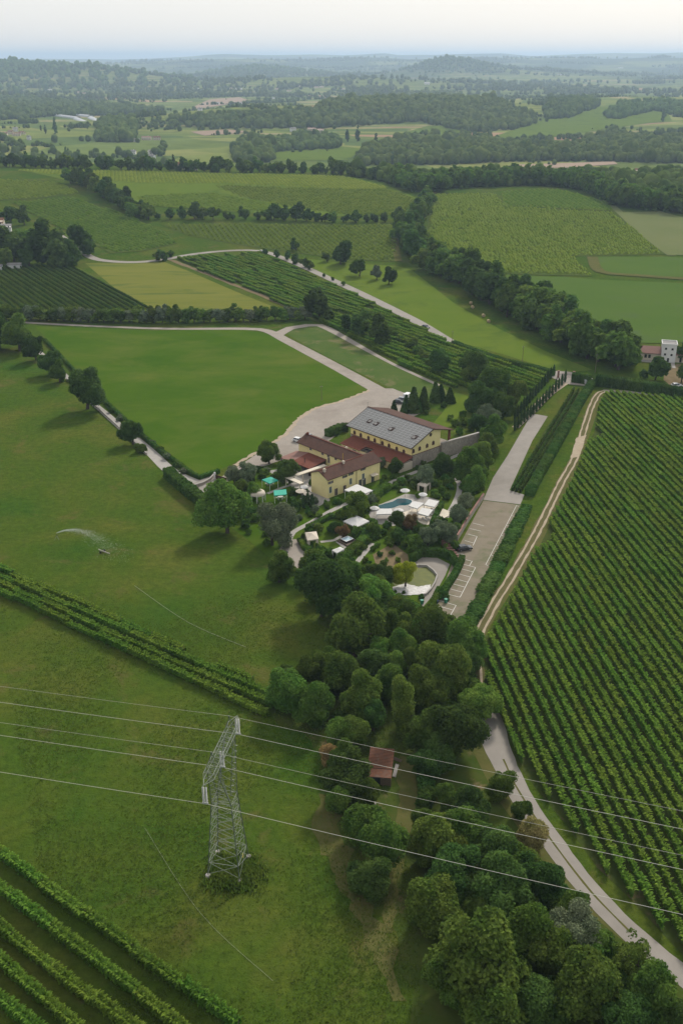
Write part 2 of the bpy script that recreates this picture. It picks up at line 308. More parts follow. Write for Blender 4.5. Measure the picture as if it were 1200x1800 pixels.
class MB:
    """collects polygons for one mesh object"""
    def __init__(s): s.v = []; s.f = []; s.m = []; s.cur = 0
    def poly(s, pts):
        i = len(s.v); s.v += [tuple(p) for p in pts]; s.f.append(tuple(range(i, i + len(pts)))); s.m.append(s.cur)
    def hexa(s, p):      # 8 corners: bottom 0-3 counter-clockwise, top 4-7
        i = len(s.v); s.v += [tuple(q) for q in p]
        for f in ((0, 3, 2, 1), (4, 5, 6, 7), (0, 1, 5, 4), (1, 2, 6, 5), (2, 3, 7, 6), (3, 0, 4, 7)):
            s.f.append(tuple(i + k for k in f)); s.m.append(s.cur)
    def box(s, x0, x1, y0, y1, z0, z1):
        s.hexa([(x0, y0, z0), (x1, y0, z0), (x1, y1, z0), (x0, y1, z0), (x0, y0, z1), (x1, y0, z1), (x1, y1, z1), (x0, y1, z1)])
    def slab(s, quad, t):   # a thick plate under four upper corners
        s.hexa([(p[0], p[1], p[2] - t) for p in quad] + [tuple(p) for p in quad])
    def tube(s, a, b, r0, r1=None, n=6, cap=True):
        r1 = r0 if r1 is None else r1; a = Vector(a); b = Vector(b); d = (b - a)
        if d.length < 1e-6: return
        d.normalize(); u = d.orthogonal().normalized(); w_ = d.cross(u); i = len(s.v)
        for c, r in ((a, r0), (b, r1)):
            for k in range(n):
                t = 2 * math.pi * k / n; s.v.append(tuple(c + (u * math.cos(t) + w_ * math.sin(t)) * r))
        for k in range(n):
            s.f.append((i + k, i + (k + 1) % n, i + n + (k + 1) % n, i + n + k)); s.m.append(s.cur)
        if cap:
            s.f.append(tuple(i + n + k for k in range(n))); s.m.append(s.cur); s.f.append(tuple(i + n - 1 - k for k in range(n))); s.m.append(s.cur)
    def lathe(s, prof, n=12, cx=0, cy=0):
        i = len(s.v)
        for r, z in prof:
            for k in range(n):
                t = 2 * math.pi * k / n; s.v.append((cx + r * math.cos(t), cy + r * math.sin(t), z))
        for j in range(len(prof) - 1):
            for k in range(n):
                s.f.append((i + j * n + k, i + j * n + (k + 1) % n, i + (j + 1) * n + (k + 1) % n, i + (j + 1) * n + k)); s.m.append(s.cur)
    def prism(s, prof, axis_len0, axis_len1, ax='y'):   # profile in (x,z) swept along y (or (y,z) along x)
        n = len(prof); i = len(s.v)
        for L in (axis_len0, axis_len1):
            for a, z in prof: s.v.append((a, L, z) if ax == 'y' else (L, a, z))
        for k in range(n): s.f.append((i + k, i + (k + 1) % n, i + n + (k + 1) % n, i + n + k)); s.m.append(s.cur)
        s.f.append(tuple(i + n - 1 - k for k in range(n))); s.m.append(s.cur); s.f.append(tuple(i + n + k for k in range(n))); s.m.append(s.cur)
    def mesh(s, name, mats, smooth=False):
        me = bpy.data.meshes.new(name); me.from_pydata(s.v, [], s.f)
        for m in (mats if isinstance(mats, (list, tuple)) else [mats]): me.materials.append(m)
        me.polygons.foreach_set('material_index', s.m)
        if smooth: me.polygons.foreach_set('use_smooth', [True] * len(s.f))
        bm = bmesh.new(); bm.from_mesh(me); bmesh.ops.recalc_face_normals(bm, faces=bm.faces); bm.to_mesh(me); bm.free()
        me.update(); return me
    def build(s, name, mat, parent=None, smooth=False, loc=None, rz=0.0):
        return put(name, s.mesh(name, mat, smooth), parent, loc, rz)
def part_box(name, mat, parent, *b):
    m = MB(); m.box(*b); return m.build(name, mat, parent)

def catmull(pts, step):
    pts = [np.array(p, float) for p in pts]; out = []
    for i in range(len(pts) - 1):
        p0 = pts[max(i - 1, 0)]; p1 = pts[i]; p2 = pts[i + 1]; p3 = pts[min(i + 2, len(pts) - 1)]
        n = max(1, int(np.linalg.norm(p2 - p1) / step))
        for k in range(n):
            t = k / n
            out.append(.5 * ((2 * p1) + (-p0 + p2) * t + (2 * p0 - 5 * p1 + 4 * p2 - p3) * t * t + (-p0 + 3 * p1 - 3 * p2 + p3) * t ** 3))
    out.append(pts[-1]); return np.array(out)
def px_line(px, step=6.0, smooth=True):
    w_ = [P(*p) for p in px]
    if smooth: return catmull(w_, step)
    out = []
    for a, b in zip(w_[:-1], w_[1:]):
        n = max(1, int(math.dist(a, b) / step))
        out += [(a[0] + (b[0] - a[0]) * k / n, a[1] + (b[1] - a[1]) * k / n) for k in range(n)]
    out.append(w_[-1]); return np.array(out)
def inside(poly, x, y):
    n = len(poly); c = np.zeros(np.shape(x), bool); j = n - 1
    for i in range(n):
        xi, yi = poly[i]; xj, yj = poly[j]
        k = ((yi > y) != (yj > y)) & (x < (xj - xi) * (y - yi) / (yj - yi + 1e-12) + xi); c ^= k; j = i
    return c
def drape(name, world_poly, mat, off=.03, cell=12.0, jag=0.0, kind='structure', parent=None):
    """a sheet laid on the terrain inside a polygon"""
    poly = [tuple(p) for p in world_poly]
    dense = []
    for i, a in enumerate(poly):
        b = poly[(i + 1) % len(poly)]; n = max(1, int(math.dist(a, b) / (cell * .6)))
        for k in range(n):
            t = k / n; q = [a[0] + (b[0] - a[0]) * t, a[1] + (b[1] - a[1]) * t]
            if jag and k: q[0] += random.uniform(-jag, jag); q[1] += random.uniform(-jag, jag)
            dense.append(tuple(q))
    A = np.array(dense); x0, y0 = A.min(0); x1, y1 = A.max(0)
    gx, gy = np.meshgrid(np.arange(x0 + cell * .5, x1, cell), np.arange(y0 + cell * .5, y1, cell)); gx = gx.ravel(); gy = gy.ravel()
    ins = inside(dense, gx, gy); pts = [Vector(p) for p in dense] + [Vector((a, b)) for a, b in zip(gx[ins], gy[ins])]
    n = len(dense)
    vo, _, fo, _, _, _ = delaunay_2d_cdt(pts, [], [list(range(n))], 1, 1e-4)
    vx = np.array([v.x for v in vo]); vy = np.array([v.y for v in vo]); vz = hgt(vx, vy) + off
    me = bpy.data.meshes.new(name); me.from_pydata(list(zip(vx, vy, vz)), [], [tuple(f) for f in fo]); me.materials.append(mat)
    o = put(name, me, parent)
    if parent is None: struct(o, kind)
    return o
def field(name, px, mat, off=.03, cell=14.0, jag=0.0, kind='structure'):
    return drape(name, [P(*p) for p in px], mat, off, cell, jag, kind)
def ribbon(name, line, width, mat, off=.06, parent=None, jag=0.0):
    L = np.array(line); n = len(L); wd = np.interp(np.linspace(0, 1, n), np.linspace(0, 1, len(width)), width) if hasattr(width, '__len__') else np.full(n, width)
    T = np.gradient(L, axis=0); T /= np.linalg.norm(T, axis=1)[:, None] + 1e-9; N = np.stack([-T[:, 1], T[:, 0]], 1)
    j1 = RNG.uniform(-jag, jag, n)[:, None]; j2 = RNG.uniform(-jag, jag, n)[:, None]
    A = L + N * (wd[:, None] / 2 + j1); C_ = L - N * (wd[:, None] / 2 + j2)
    V = np.concatenate([np.c_[A, hgt(A[:, 0], A[:, 1]) + off], np.c_[C_, hgt(C_[:, 0], C_[:, 1]) + off]])
    i = np.arange(n - 1); Fq = np.stack([i + n, i + n + 1, i + 1, i], 1)
    o = put(name, mesh_np(name, V, Fq, mat), parent)
    if parent is None: struct(o)
    return o

# ------------------------------------------------------------------ setting: ground, fields, roads
az = np.radians(np.concatenate([np.arange(-180, -32, 4.0), np.arange(-32, 32, .25), np.arange(32, 180, 4.0)]))
rad = np.concatenate([[0.5], np.geomspace(20, 44000, 250)])
aa, rr = np.meshgrid(az, rad); gx = (np.sin(aa) * rr).ravel(); gy = (np.cos(aa) * rr).ravel()
na, nr = len(az), len(rad)
ii, jj = np.meshgrid(np.arange(nr - 1), np.arange(na), indexing='ij'); ii = ii.ravel(); jj = jj.ravel(); j2 = (jj + 1) % na
FQ = np.stack([ii * na + jj, (ii + 1) * na + jj, (ii + 1) * na + j2, ii * na + j2], 1)[:, ::-1]
struct(put('ground', mesh_np('ground', np.c_[gx, gy, hgt(gx, gy)], FQ, M['ground'], True)))

field('lawn', [(62, 573), (250, 581), (430, 579), (482, 590), (560, 632), (655, 684), (600, 706), (558, 718), (527, 735), (512, 752), (490, 772), (440, 800), (395, 822), (352, 838), (300, 802), (262, 772), (180, 705), (110, 625)], M['lawn'], .03)
field('rough_grass', [(497, 583), (520, 574), (562, 574), (612, 600), (700, 645), (772, 676), (790, 690), (760, 712), (725, 700), (690, 684), (600, 640), (540, 608)], M['lawn2'], .03)
field('rough_grass', [(780, 722), (800, 690), (835, 700), (842, 720), (800, 760), (760, 745)], M['meadow'], .03)
field('hay_field', [(150, 463), (290, 461), (330, 476), (420, 515), (500, 547), (420, 552), (268, 550), (200, 505)], M['hayfield'], .05)
field('vineyard_floor', [(-220, 480), (-40, 470), (122, 461), (200, 506), (268, 549), (60, 549), (-250, 551)], M['meadow'], .05)
field('vineyard_floor', [(303, 456), (400, 446), (458, 443), (540, 480), (640, 525), (740, 577), (800, 607), (968, 655), (940, 690), (860, 700), (770, 676), (700, 642), (620, 598), (545, 560), (420, 505)], M['vine_floor_far'], .05)
field('meadow', [(480, 447), (540, 455), (600, 462), (700, 468), (722, 474), (745, 492), (800, 535), (880, 580), (960, 618), (1040, 650), (1000, 655), (965, 648), (880, 622), (800, 600), (720, 558), (640, 517), (560, 478)], M['meadow'], .06)
field('vineyard_floor', [(20, 356), (130, 347), (230, 380), (290, 408), (312, 428), (250, 442), (195, 446), (150, 420), (80, 388)], M['vine_floor_far'], .3)
field('vineyard_floor', [(-60, 312), (100, 320), (148, 340), (60, 350), (-60, 356)], M['vine_floor_far'], .3)
field('vineyard_floor', [(25, 298), (200, 299), (400, 304), (600, 308), (690, 330), (730, 348), (705, 378), (560, 382), (400, 372), (260, 362), (180, 335), (110, 316)], M['meadow'], .3, 20)
field('vineyard_floor', [(282, 395), (420, 393), (600, 396), (697, 394), (702, 428), (698, 461), (600, 456), (500, 442), (440, 434), (330, 414)], M['vine_floor_far'], .3)
field('vineyard_floor', [(758, 341), (870, 339), (890, 364), (1076, 373), (1120, 405), (1168, 448), (1005, 451), (1040, 486), (940, 484), (862, 480), (800, 455), (748, 420)], M['vine_floor_far'], .3)
field('vineyard_floor', [(880, 337), (980, 333), (1070, 356), (1078, 371), (885, 362)], M['meadow'], .35)
field('fallow_field', [(1087, 374), (1160, 372), (1260, 400), (1260, 452), (1175, 448), (1130, 408)], M['fallow'], .3)
field('crop_field', [(866, 483), (1000, 488), (1045, 492), (1300, 503), (1300, 600), (1150, 604), (1080, 602), (1000, 570), (900, 520)], M['crop'], .25)
field('crop_field', [(1032, 452), (1170, 452), (1300, 458), (1300, 498), (1190, 487), (1068, 484)], M['crop'], .25)
field('ploughed_field', [(900, 290), (1000, 287), (1078, 284), (1085, 289), (1000, 295), (905, 297)], M['ploughed'], .6, 30)
field('ploughed_field', [(340, 188), (370, 175), (420, 171), (440, 178), (380, 187), (345, 192)], M['ploughed'], .8, 40)
field('ploughed_field', [(335, 232), (400, 228), (440, 232), (360, 239)], M['ploughed'], .8, 30)
field('far_meadow', [(868, 240), (960, 205), (1060, 188), (1170, 196), (1180, 212), (1080, 225), (980, 240), (900, 247)], M['meadow'], .8, 30)
field('far_meadow', [(610, 282), (640, 262), (600, 258), (480, 268), (480, 284)], M['meadow'], .8, 30)
field('vineyard_floor', [(1062, 690), (1046, 735), (1044, 760), (1030, 782), (1000, 850), (955, 930), (935, 975), (900, 1040), (860, 1110), (840, 1150), (850, 1200), (876, 1280), (910, 1345), (950, 1397), (1000, 1457), (1050, 1527), (1100, 1573), (1150, 1627), (1200, 1680), (1330, 1800), (1700, 1760), (1500, 720), (1250, 703)], M['vine_floor'], .03)
field('vineyard_floor', [(896, 864), (915, 866), (950, 810), (1000, 725), (1026, 688), (1010, 685), (960, 750)], M['vine_floor'], .03)
field('grass_verge', [(1045, 690), (1038, 720), (1012, 790), (985, 850), (920, 960), (870, 1045), (838, 1110), (842, 1140), (870, 1085), (940, 975), (1000, 855), (1030, 780), (1050, 722), (1060, 694)], M['verge'], .035)
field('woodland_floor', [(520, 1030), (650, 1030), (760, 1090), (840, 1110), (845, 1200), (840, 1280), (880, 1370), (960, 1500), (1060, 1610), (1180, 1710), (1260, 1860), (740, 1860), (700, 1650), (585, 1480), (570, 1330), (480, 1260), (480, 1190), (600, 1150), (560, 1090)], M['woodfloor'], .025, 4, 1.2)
field('grass_verge', [(815, 1290), (845, 1290), (895, 1385), (990, 1530), (1130, 1665), (1180, 1705), (1150, 1700), (1040, 1610), (950, 1510), (870, 1400)], M['verge'], .04)
field('garden_lawn', [(420, 835), (560, 810), (720, 830), (840, 790), (850, 860), (795, 950), (800, 1010), (752, 1085), (640, 1010), (520, 1020), (450, 960), (370, 900), (385, 850)], M['lawn'], .045, 6)

field('dry_slope', [(702, 1328), (728, 1335), (736, 1400), (728, 1440), (712, 1500), (700, 1570), (690, 1640), (672, 1640), (680, 1560), (690, 1480), (698, 1420)], M['verge'], .045, 3, .5)
field('dry_grass', [(560, 1395), (585, 1400), (600, 1470), (640, 1560), (690, 1660), (715, 1760), (690, 1760), (640, 1640), (590, 1540), (555, 1470)], M['verge'], .035, 3, 1.0)
field('far_meadow', [(690, 238), (750, 222), (842, 217), (835, 232), (760, 241)], M['meadow'], .8, 30)
gravel_yard = field('gravel_yard', [(390, 838), (440, 806), (492, 770), (512, 750), (527, 733), (560, 716), (602, 705), (655, 683), (690, 683), (725, 696), (755, 720), (720, 735), (690, 725), (650, 722), (600, 760), (560, 785), (520, 800), (470, 818), (420, 832), (398, 848)], M['gravel'], .06, 6, .25)
ribbon('yard_edge', px_line([(660, 682), (630, 694), (600, 705), (558, 717), (527, 735), (512, 752), (490, 772), (440, 802), (400, 828)], 1.2), 1.5, M['rut'], .075, jag=.5)
ribbon('farm_lane', px_line([(672, 690), (600, 650), (540, 618), (500, 597), (470, 582), (430, 578), (300, 578), (180, 574), (60, 568), (-60, 560)]), [7, 6.2, 6, 5.5, 4, 3.4, 3, 3, 3], M['gravel'], .08)
ribbon('farm_lane', px_line([(486, 590), (510, 577), (540, 572), (562, 572), (590, 585), (620, 602), (690, 640), (772, 678)]), [6, 5, 4, 3.2, 2.2, 2, 2], M['gravel'], .09)
ribbon('country_road', px_line([(95, 405), (130, 430), (160, 452), (190, 459), (240, 461), (290, 456), (340, 447), (400, 441), (455, 441), (490, 451), (540, 472), (600, 500), (640, 519), (700, 549), (740, 570), (800, 606), (850, 624), (960, 656), (985, 664)]), [3.5, 4.5, 6, 6, 5, 5.5, 5.5, 6, 6, 6, 6], M['asphalt'], .12)
ribbon('field_path', px_line([(735, 408), (742, 380), (752, 352), (762, 338)]), 6, M['verge'], .4)
ribbon('field_path', px_line([(1075, 362), (1100, 385), (1140, 420), (1180, 450)]), 6, M['fallow'], .4)
ribbon('field_path', px_line([(1040, 452), (1055, 478), (1120, 485), (1220, 492)]), 7, M['verge'], .4)
ribbon('field_path', px_line([(300, 457), (360, 480), (430, 508), (530, 548)]), 3.5, M['earth'], .1, jag=.5)
ribbon('field_path', px_line([(700, 460), (694, 425), (700, 392)]), 5, M['verge'], .4)
# estate drive, forecourt, car park
drive = ribbon('drive', px_line([(995, 668), (960, 697), (935, 722), (905, 752)], 4, False), [5, 3.0, 3.2, 2.6], M['rut'], .10)
field('gate_forecourt', [(972, 652), (1002, 654), (1050, 672), (1042, 680), (1000, 676), (968, 664)], M['gravel'], .11, 6)
field('paved_apron', [(934, 727), (962, 732), (935, 775), (895, 862), (921, 870), (914, 887), (849, 879), (866, 840), (892, 800)], M['asphalt'], .07, 5)
field('car_park', [(849, 880), (914, 888), (882, 960), (845, 1040), (803, 1115), (745, 1098), (770, 1060), (790, 1000), (806, 960)], M['carpark'], .06, 5)
road = ribbon('estate_road', px_line([(835, 1235), (858, 1262), (872, 1310), (895, 1362), (930, 1425), (975, 1487), (1030, 1560), (1100, 1633), (1185, 1705), (1300, 1790)], 2.0), [5.2, 5.4, 4.4, 4.0, 3.8, 3.8, 3.8, 3.8], M['asphalt'], .07, jag=.10)
trk = px_line([(1110, 690), (1075, 688), (1054, 690), (1040, 712), (1027, 750), (1012, 800), (985, 850), (943, 935), (900, 1010), (868, 1062), (842, 1112), (836, 1150), (838, 1190), (842, 1225)], 2.5)
T_ = np.gradient(trk, axis=0); T_ /= np.linalg.norm(T_, axis=1)[:, None]; N_ = np.stack([-T_[:, 1], T_[:, 0]], 1)
ribbon('dirt_track', trk, 2.9, M['trackmid'], .05, jag=.3)
ribbon('wheel_rut', trk + N_ * .85, .55, M['rut'], .065, jag=.14); ribbon('wheel_rut', trk - N_ * .85, .55, M['rut'], .065, jag=.14)
ribbon('grass_strip', px_line([(884, 1335), (905, 1380), (940, 1438), (985, 1500), (1040, 1570), (1108, 1640)], 2.0), .32, M['verge'], .085, jag=.05)
field('gravel_patch', [(1012, 770), (1030, 765), (1022, 790), (1016, 803), (1002, 806), (1006, 790)], M['rut'], .075, 3, .3)
ribbon('track_verge_path', px_line([(1060, 687), (1120, 690), (1200, 701), (1330, 716)]), 3, M['asphalt'], .06)
# old lane west of the lawn
ribbon('walled_lane', px_line([(60, 610), (110, 655), (160, 705), (180, 722), (220, 757), (262, 792), (300, 828), (340, 848), (385, 866)]), [2.2, 2.2, 2.2, 2.5, 3, 4, 5], M['paver'], .05)
field('entrance_court', [(338, 850), (370, 836), (395, 848), (386, 866), (372, 882), (350, 868)], M['asphalt'], .07, 4)
# garden paths and courts
ribbon('garden_path', px_line([(508, 950), (515, 936), (540, 922), (570, 905), (578, 900), (610, 885), (640, 872), (668, 858), (700, 842), (730, 830), (770, 815), (815, 795)], 2), 1.7, M['paver'], .075)
ribbon('garden_path', px_line([(783, 910), (797, 888), (806, 866), (806, 848), (795, 838)], 2), 1.7, M['paver'], .075)
ribbon('garden_path', px_line([(563, 953), (587, 950), (607, 938)], 2), 1.2, M['paver'], .08)
ribbon('garden_path', px_line([(592, 952), (612, 967)], 2), 1.0, M['paver'], .08)
ribbon('garden_path', px_line([(612, 1010), (630, 985), (655, 955)], 2), 1.4, M['paver'], .075)
ribbon('garden_path', px_line([(470, 868), (500, 856), (525, 850)], 2), 1.2, M['paver'], .08)
field('gravel_court', [(503, 950), (520, 948), (538, 965), (556, 968), (550, 990), (520, 1000), (490, 985), (488, 970)], M['gravel'], .07, 4)
field('house_terrace', [(470, 828), (560, 812), (580, 880), (545, 898), (530, 870), (500, 845)], M['paver'], .05, 5)
field('pool_terrace', [(652, 893), (690, 878), (712, 868), (745, 872), (772, 880), (766, 895), (752, 917), (732, 916), (690, 925), (655, 920), (648, 905)], M['paver'], .065, 3)
field('fountain_terrace', [(722, 990), (740, 980), (768, 981), (790, 992), (782, 1012), (765, 1042), (742, 1068), (735, 1050), (752, 1046), (768, 1015), (750, 997), (728, 1000)], M['asphalt'], .075, 3)
field('pond', [(700, 1005), (728, 999), (750, 998), (766, 1013), (756, 1036), (730, 1045), (700, 1040), (690, 1025)], M['pond'], .09, 3)
field('white_pebbles', [(690, 1032), (712, 1026), (735, 1032), (757, 1028), (752, 1044), (735, 1046), (712, 1047), (690, 1044)], M['white_stone'], .12, 1.0, .15)
field('bare_bank', [(655, 975), (690, 955), (716, 975), (720, 995), (690, 1000), (662, 1000)], M['earth'], .06, 3)
# parking bay lines, each a strip of paint on the car park
def paint(a, b, wd=.14):
    A = np.array(P(*a)); B = np.array(P(*b)); ribbon('bay_line', np.array([A, (A + B) / 2, B]), wd, M['line'], .075, jag=0)
zs = lambda x, y: (640 + x / 5.714, 940 + y / 5.714)
for a, b in [((1115, 330), (960, 630)), ((960, 290), (1115, 330)), ((935, 335), (1090, 375)), ((910, 385), (1065, 428)), ((885, 435), (1035, 478)), ((850, 485), (1008, 528)), ((820, 535), (980, 578)), ((840, 600), (960, 630)),
             ((920, 712), (790, 940)), ((745, 660), (920, 712)), ((720, 712), (885, 757)), ((690, 765), (850, 810)), ((655, 820), (820, 868)), ((640, 880), (790, 935)),
             ((930, 230), (1070, 265)), ((1082, 265), (1055, 312)), ((930, 185), (1000, 200)), ((1040, -5), (1130, 20)), ((1130, 20), (1090, 110)), ((1010, 60), (1095, 85)), ((1060, -60), (1170, -35)), ((1090, -115), (1200, -88))]:
    paint(zs(*a), zs(*b))
paint((907, 889), (853, 993), .12)
for k in range(7):
    t = k / 6; a = (907 + (853 - 907) * t, 889 + (993 - 889) * t); paint(a, (a[0] + 4, a[1] + 1.6), .12)

# ------------------------------------------------------------------ vegetation library (unit radius meshes)
def ico(sub):
    t = (1 + 5 ** .5) / 2
    v = [(-1, t, 0), (1, t, 0), (-1, -t, 0), (1, -t, 0), (0, -1, t), (0, 1, t), (0, -1, -t), (0, 1, -t), (t, 0, -1), (t, 0, 1), (-t, 0, -1), (-t, 0, 1)]
    f = [(0, 11, 5), (0, 5, 1), (0, 1, 7), (0, 7, 10), (0, 10, 11), (1, 5, 9), (5, 11, 4), (11, 10, 2), (10, 7, 6), (7, 1, 8), (3, 9, 4), (3, 4, 2), (3, 2, 6), (3, 6, 8), (3, 8, 9), (4, 9, 5), (2, 4, 11), (6, 2, 10), (8, 6, 7), (9, 8, 1)]
    v = [np.array(p) / np.linalg.norm(p) for p in v]
    for _ in range(sub):
        c = {}; nf = []
        def mid(a, b):
            k = (min(a, b), max(a, b))
            if k not in c:
                m = v[a] + v[b]; v.append(m / np.linalg.norm(m)); c[k] = len(v) - 1
            return c[k]
        for a, b, d in f:
            x, y, z = mid(a, b), mid(b, d), mid(d, a); nf += [(a, x, z), (b, y, x), (d, z, y), (x, y, z)]
        f = nf
    return np.array(v), np.array(f)
ICO0, ICO1, ICO2 = ico(0), ico(1), ico(2)
def rand_dirs(n, rng):
    d = rng.normal(size=(n, 3)); return d / np.linalg.norm(d, axis=1)[:, None]
def leaf_quads(cen, nor, size, rng, jit=.7, asp=.7):
    """one small rhombus of leaves at each centre, tilted about its normal"""
    n = len(cen); d = nor + rng.normal(size=(n, 3)) * jit; d /= np.linalg.norm(d, axis=1)[:, None]
    r = rand_dirs(n, rng); u = np.cross(d, r); u /= np.linalg.norm(u, axis=1)[:, None] + 1e-9; v = np.cross(d, u)
    s = (size * rng.uniform(.6, 1.35, n))[:, None]; a = rng.uniform(asp * .8, asp * 1.25, n)[:, None]
    q = np.stack([cen + u * s, cen + v * s * a + d * s * .18, cen - u * s, cen - v * s * a + d * s * .18], 1).reshape(-1, 3)
    f = np.arange(4 * n).reshape(-1, 4); return q, f
def crown_mesh(name, seed, mat, lobes=26, leaves=4200, leaf=.075, sx=1.0, sz=.95, lobe_r=(.20, .40), shell=.70, zc=.98, jit=.65, core=.74, flat=0.0, sparse=False):
    rng = np.random.default_rng(seed)
    sq = rng.uniform(.82, 1.18); d = rand_dirs(lobes, rng); d[:, 2] = d[:, 2] * .9 + .12; d /= np.linalg.norm(d, axis=1)[:, None]
    rad_ = rng.uniform(.45, 1.25, lobes) ** .8 * shell; lr = rng.uniform(*lobe_r, lobes)
    nsub = int(rng.integers(3, 6)); sub = rand_dirs(nsub, rng) * rng.uniform(.30, .52, (nsub, 1)); sub[:, 2] *= .8
    C0 = d * rad_[:, None] * .62 + sub[rng.integers(0, nsub, lobes)]; C0[:, 0] *= sx; C0[:, 1] *= sx; C0[:, 2] *= sz
    C0[:, 0] *= sq; C0[:, 1] /= sq; C0[:, 2] += rng.uniform(-.1, .1, lobes); C0[0] = 0; lr[0] = .55
    if flat: C0[:, 2] *= (1 - flat)
    rr0 = np.concatenate([np.hypot(C0[:, 0], C0[:, 1]) + lr]); kx = sx / np.sort(rr0)[-4]; C0[:, :2] *= kx; lr = lr * min(1.15, kx ** .6)
    top, bot = np.sort(C0[:, 2] + lr)[-3], np.sort(C0[:, 2] - lr)[2]; C0[:, 2] = (C0[:, 2] - (top + bot) / 2) * (1.9 * sz * (1 - flat) / (top - bot)) ** .8
    wgt = lr ** 2; wgt /= wgt.sum(); cnt = rng.multinomial(leaves, wgt)
    cs, ns = [], []
    for c, r, k in zip(C0, lr, cnt):
        n_ = rand_dirs(k, rng); n_[:, 2] = np.where(n_[:, 2] < -.55, -n_[:, 2], n_[:, 2])
        rr_ = r * rng.uniform(.80, 1.10, k)[:, None]
        p = c + n_ * rr_ * np.array([1, 1, sz if sz > 1.3 else 1]); cs.append(p); ns.append(n_)
    cs = np.concatenate(cs); ns = np.concatenate(ns)
    # drop leaves buried well inside other lobes
    keep = np.ones(len(cs), bool)
    for c, r in zip(C0, lr): keep &= np.linalg.norm((cs - c) / np.array([1, 1, sz if sz > 1.3 else 1]), axis=1) > r * .72
    cs, ns = cs[keep], ns[keep]
    ns = ns * .75 + np.array([0, 0, .35]) + cs / (np.linalg.norm(cs, axis=1)[:, None] + .1) * .35; ns /= np.linalg.norm(ns, axis=1)[:, None]
    V, Fq = leaf_quads(cs, ns, leaf, rng, jit)
    if not sparse:
        iv, if_ = ICO1; vs_, fs_ = [V], [Fq]; k0 = len(V)
        for c, r in zip(C0, lr):
            vv = c + iv * r * core * np.array([1, 1, sz if sz > 1.3 else 1]) * (1 + rng.uniform(-.12, .12, (len(iv), 1))); vs_.append(vv)
            fs_.append(np.c_[if_ + k0, if_[:, 2] + k0]); k0 += len(iv)
        # triangles kept as quads with a repeated corner are avoided: build separately
        V = np.concatenate(vs_); quads = Fq; tris = np.concatenate([f[:, :3] for f in fs_[1:]])
    else: quads, tris = Fq, np.zeros((0, 3), int)
    V = V + np.array([0, 0, zc])
    return mesh_mixed(name, V, quads, tris, mat)
def mesh_mixed(name, V, quads, tris, mat):
    me = bpy.data.meshes.new(name); me.vertices.add(len(V)); me.vertices.foreach_set('co', np.asarray(V, np.float32).ravel())
    idx = np.concatenate([np.asarray(quads).ravel(), np.asarray(tris).ravel()]).astype(np.int32)
    st = np.concatenate([np.arange(len(quads)) * 4, len(quads) * 4 + np.arange(len(tris)) * 3]).astype(np.int32)
    me.loops.add(len(idx)); me.loops.foreach_set('vertex_index', idx); me.polygons.add(len(st)); me.polygons.foreach_set('loop_start', st)
    me.materials.append(mat); me.update(calc_edges=True); return me
def trunk_mesh(name, seed, top=.95, r=.085, limbs=5, slim=1.0):
    rng = random.Random(seed); m = MB(); p = Vector((0, 0, -.05)); rad_ = r * slim
    prev = p
    for k in range(4):
        q = Vector((rng.uniform(-.04, .04) * (k + 1), rng.uniform(-.04, .04) * (k + 1), top * (k + 1) / 4)); m.tube(prev, q, rad_ * (1 - .17 * k), rad_ * (1 - .17 * (k + 1)), 7, False)
        if k >= 1:
            for _ in range(limbs // 2):
                a = rng.uniform(0, 6.28); e = q + Vector((math.cos(a) * .5, math.sin(a) * .5, rng.uniform(.25, .55))); m.tube(q, e, rad_ * .45, rad_ * .12, 5, False)
        prev = q
    return m.mesh(name, M['bark'], True)
LIB = {}
def lib(kind):
    """lazily built mesh variants for a kind of plant"""
    if kind in LIB: return LIB[kind]
    base, lod = kind.split('/') if '/' in kind else (kind, 'near')
    cfg = dict(near=(6, dict(leaves=13000, leaf=.045, lobes=34)), mid=(5, dict(leaves=1500, leaf=.13, lobes=20)), low=(4, dict(leaves=320, leaf=.27, lobes=12)))[lod]
    n, kw = cfg; out = []
    for i in range(n):
        sd = hash((base, lod)) % 1000 if False else sum(map(ord, kind)) * 17 + i * 101
        k2 = dict(kw)
        if base == 'tall': k2.update(sx=.62, sz=1.75, zc=1.7)
        if base == 'olive': k2.update(leaf=kw['leaf'] * .8, leaves=int(kw['leaves'] * 1.15), lobe_r=(.24, .36), jit=.9)
        if base == 'sapling': k2.update(sparse=True, lobe_r=(.16, .26), leaves=int(kw['leaves'] * .35), shell=.8)
        if base == 'spread': k2.update(sz=.7, shell=.8, zc=.85)
        if base == 'shrub': k2.update(zc=.6, sz=.8, leaves=int(kw['leaves'] * .5), leaf=kw['leaf'] * 1.35)
        k2.setdefault('lobes', 20); mat = M[{'tall': 'broad', 'sapling': 'broad', 'spread': 'bright', 'shrub': 'broad'}.get(base, base)] if base in M or base in ('tall', 'sapling', 'spread', 'shrub') else M['broad']
        out.append((crown_mesh(base + '_crown', sd, mat, **k2), trunk_mesh(base + '_trunk', sd, 1.4 if base == 'tall' else .5 if base == 'shrub' else .8)))
    LIB[kind] = out; return out
def plant_at(x, y, R, kind, label, cat='tree', group=None, name=None, zs=1.0, mat=None, trunk=True):
    v = lib(kind); k = random.randrange(len(v))
    t = thing(name or 'broadleaf_tree', label, cat, (x, y, H(x, y)), random.uniform(0, 6.28), group); t.scale = (R, R, R * zs)
    cr = put('crown', v[k][0], t)
    if mat:
        cr.material_slots[0].link = 'OBJECT'; cr.material_slots[0].material = M[mat]
    if trunk: put('trunk', v[k][1], t)
    return t
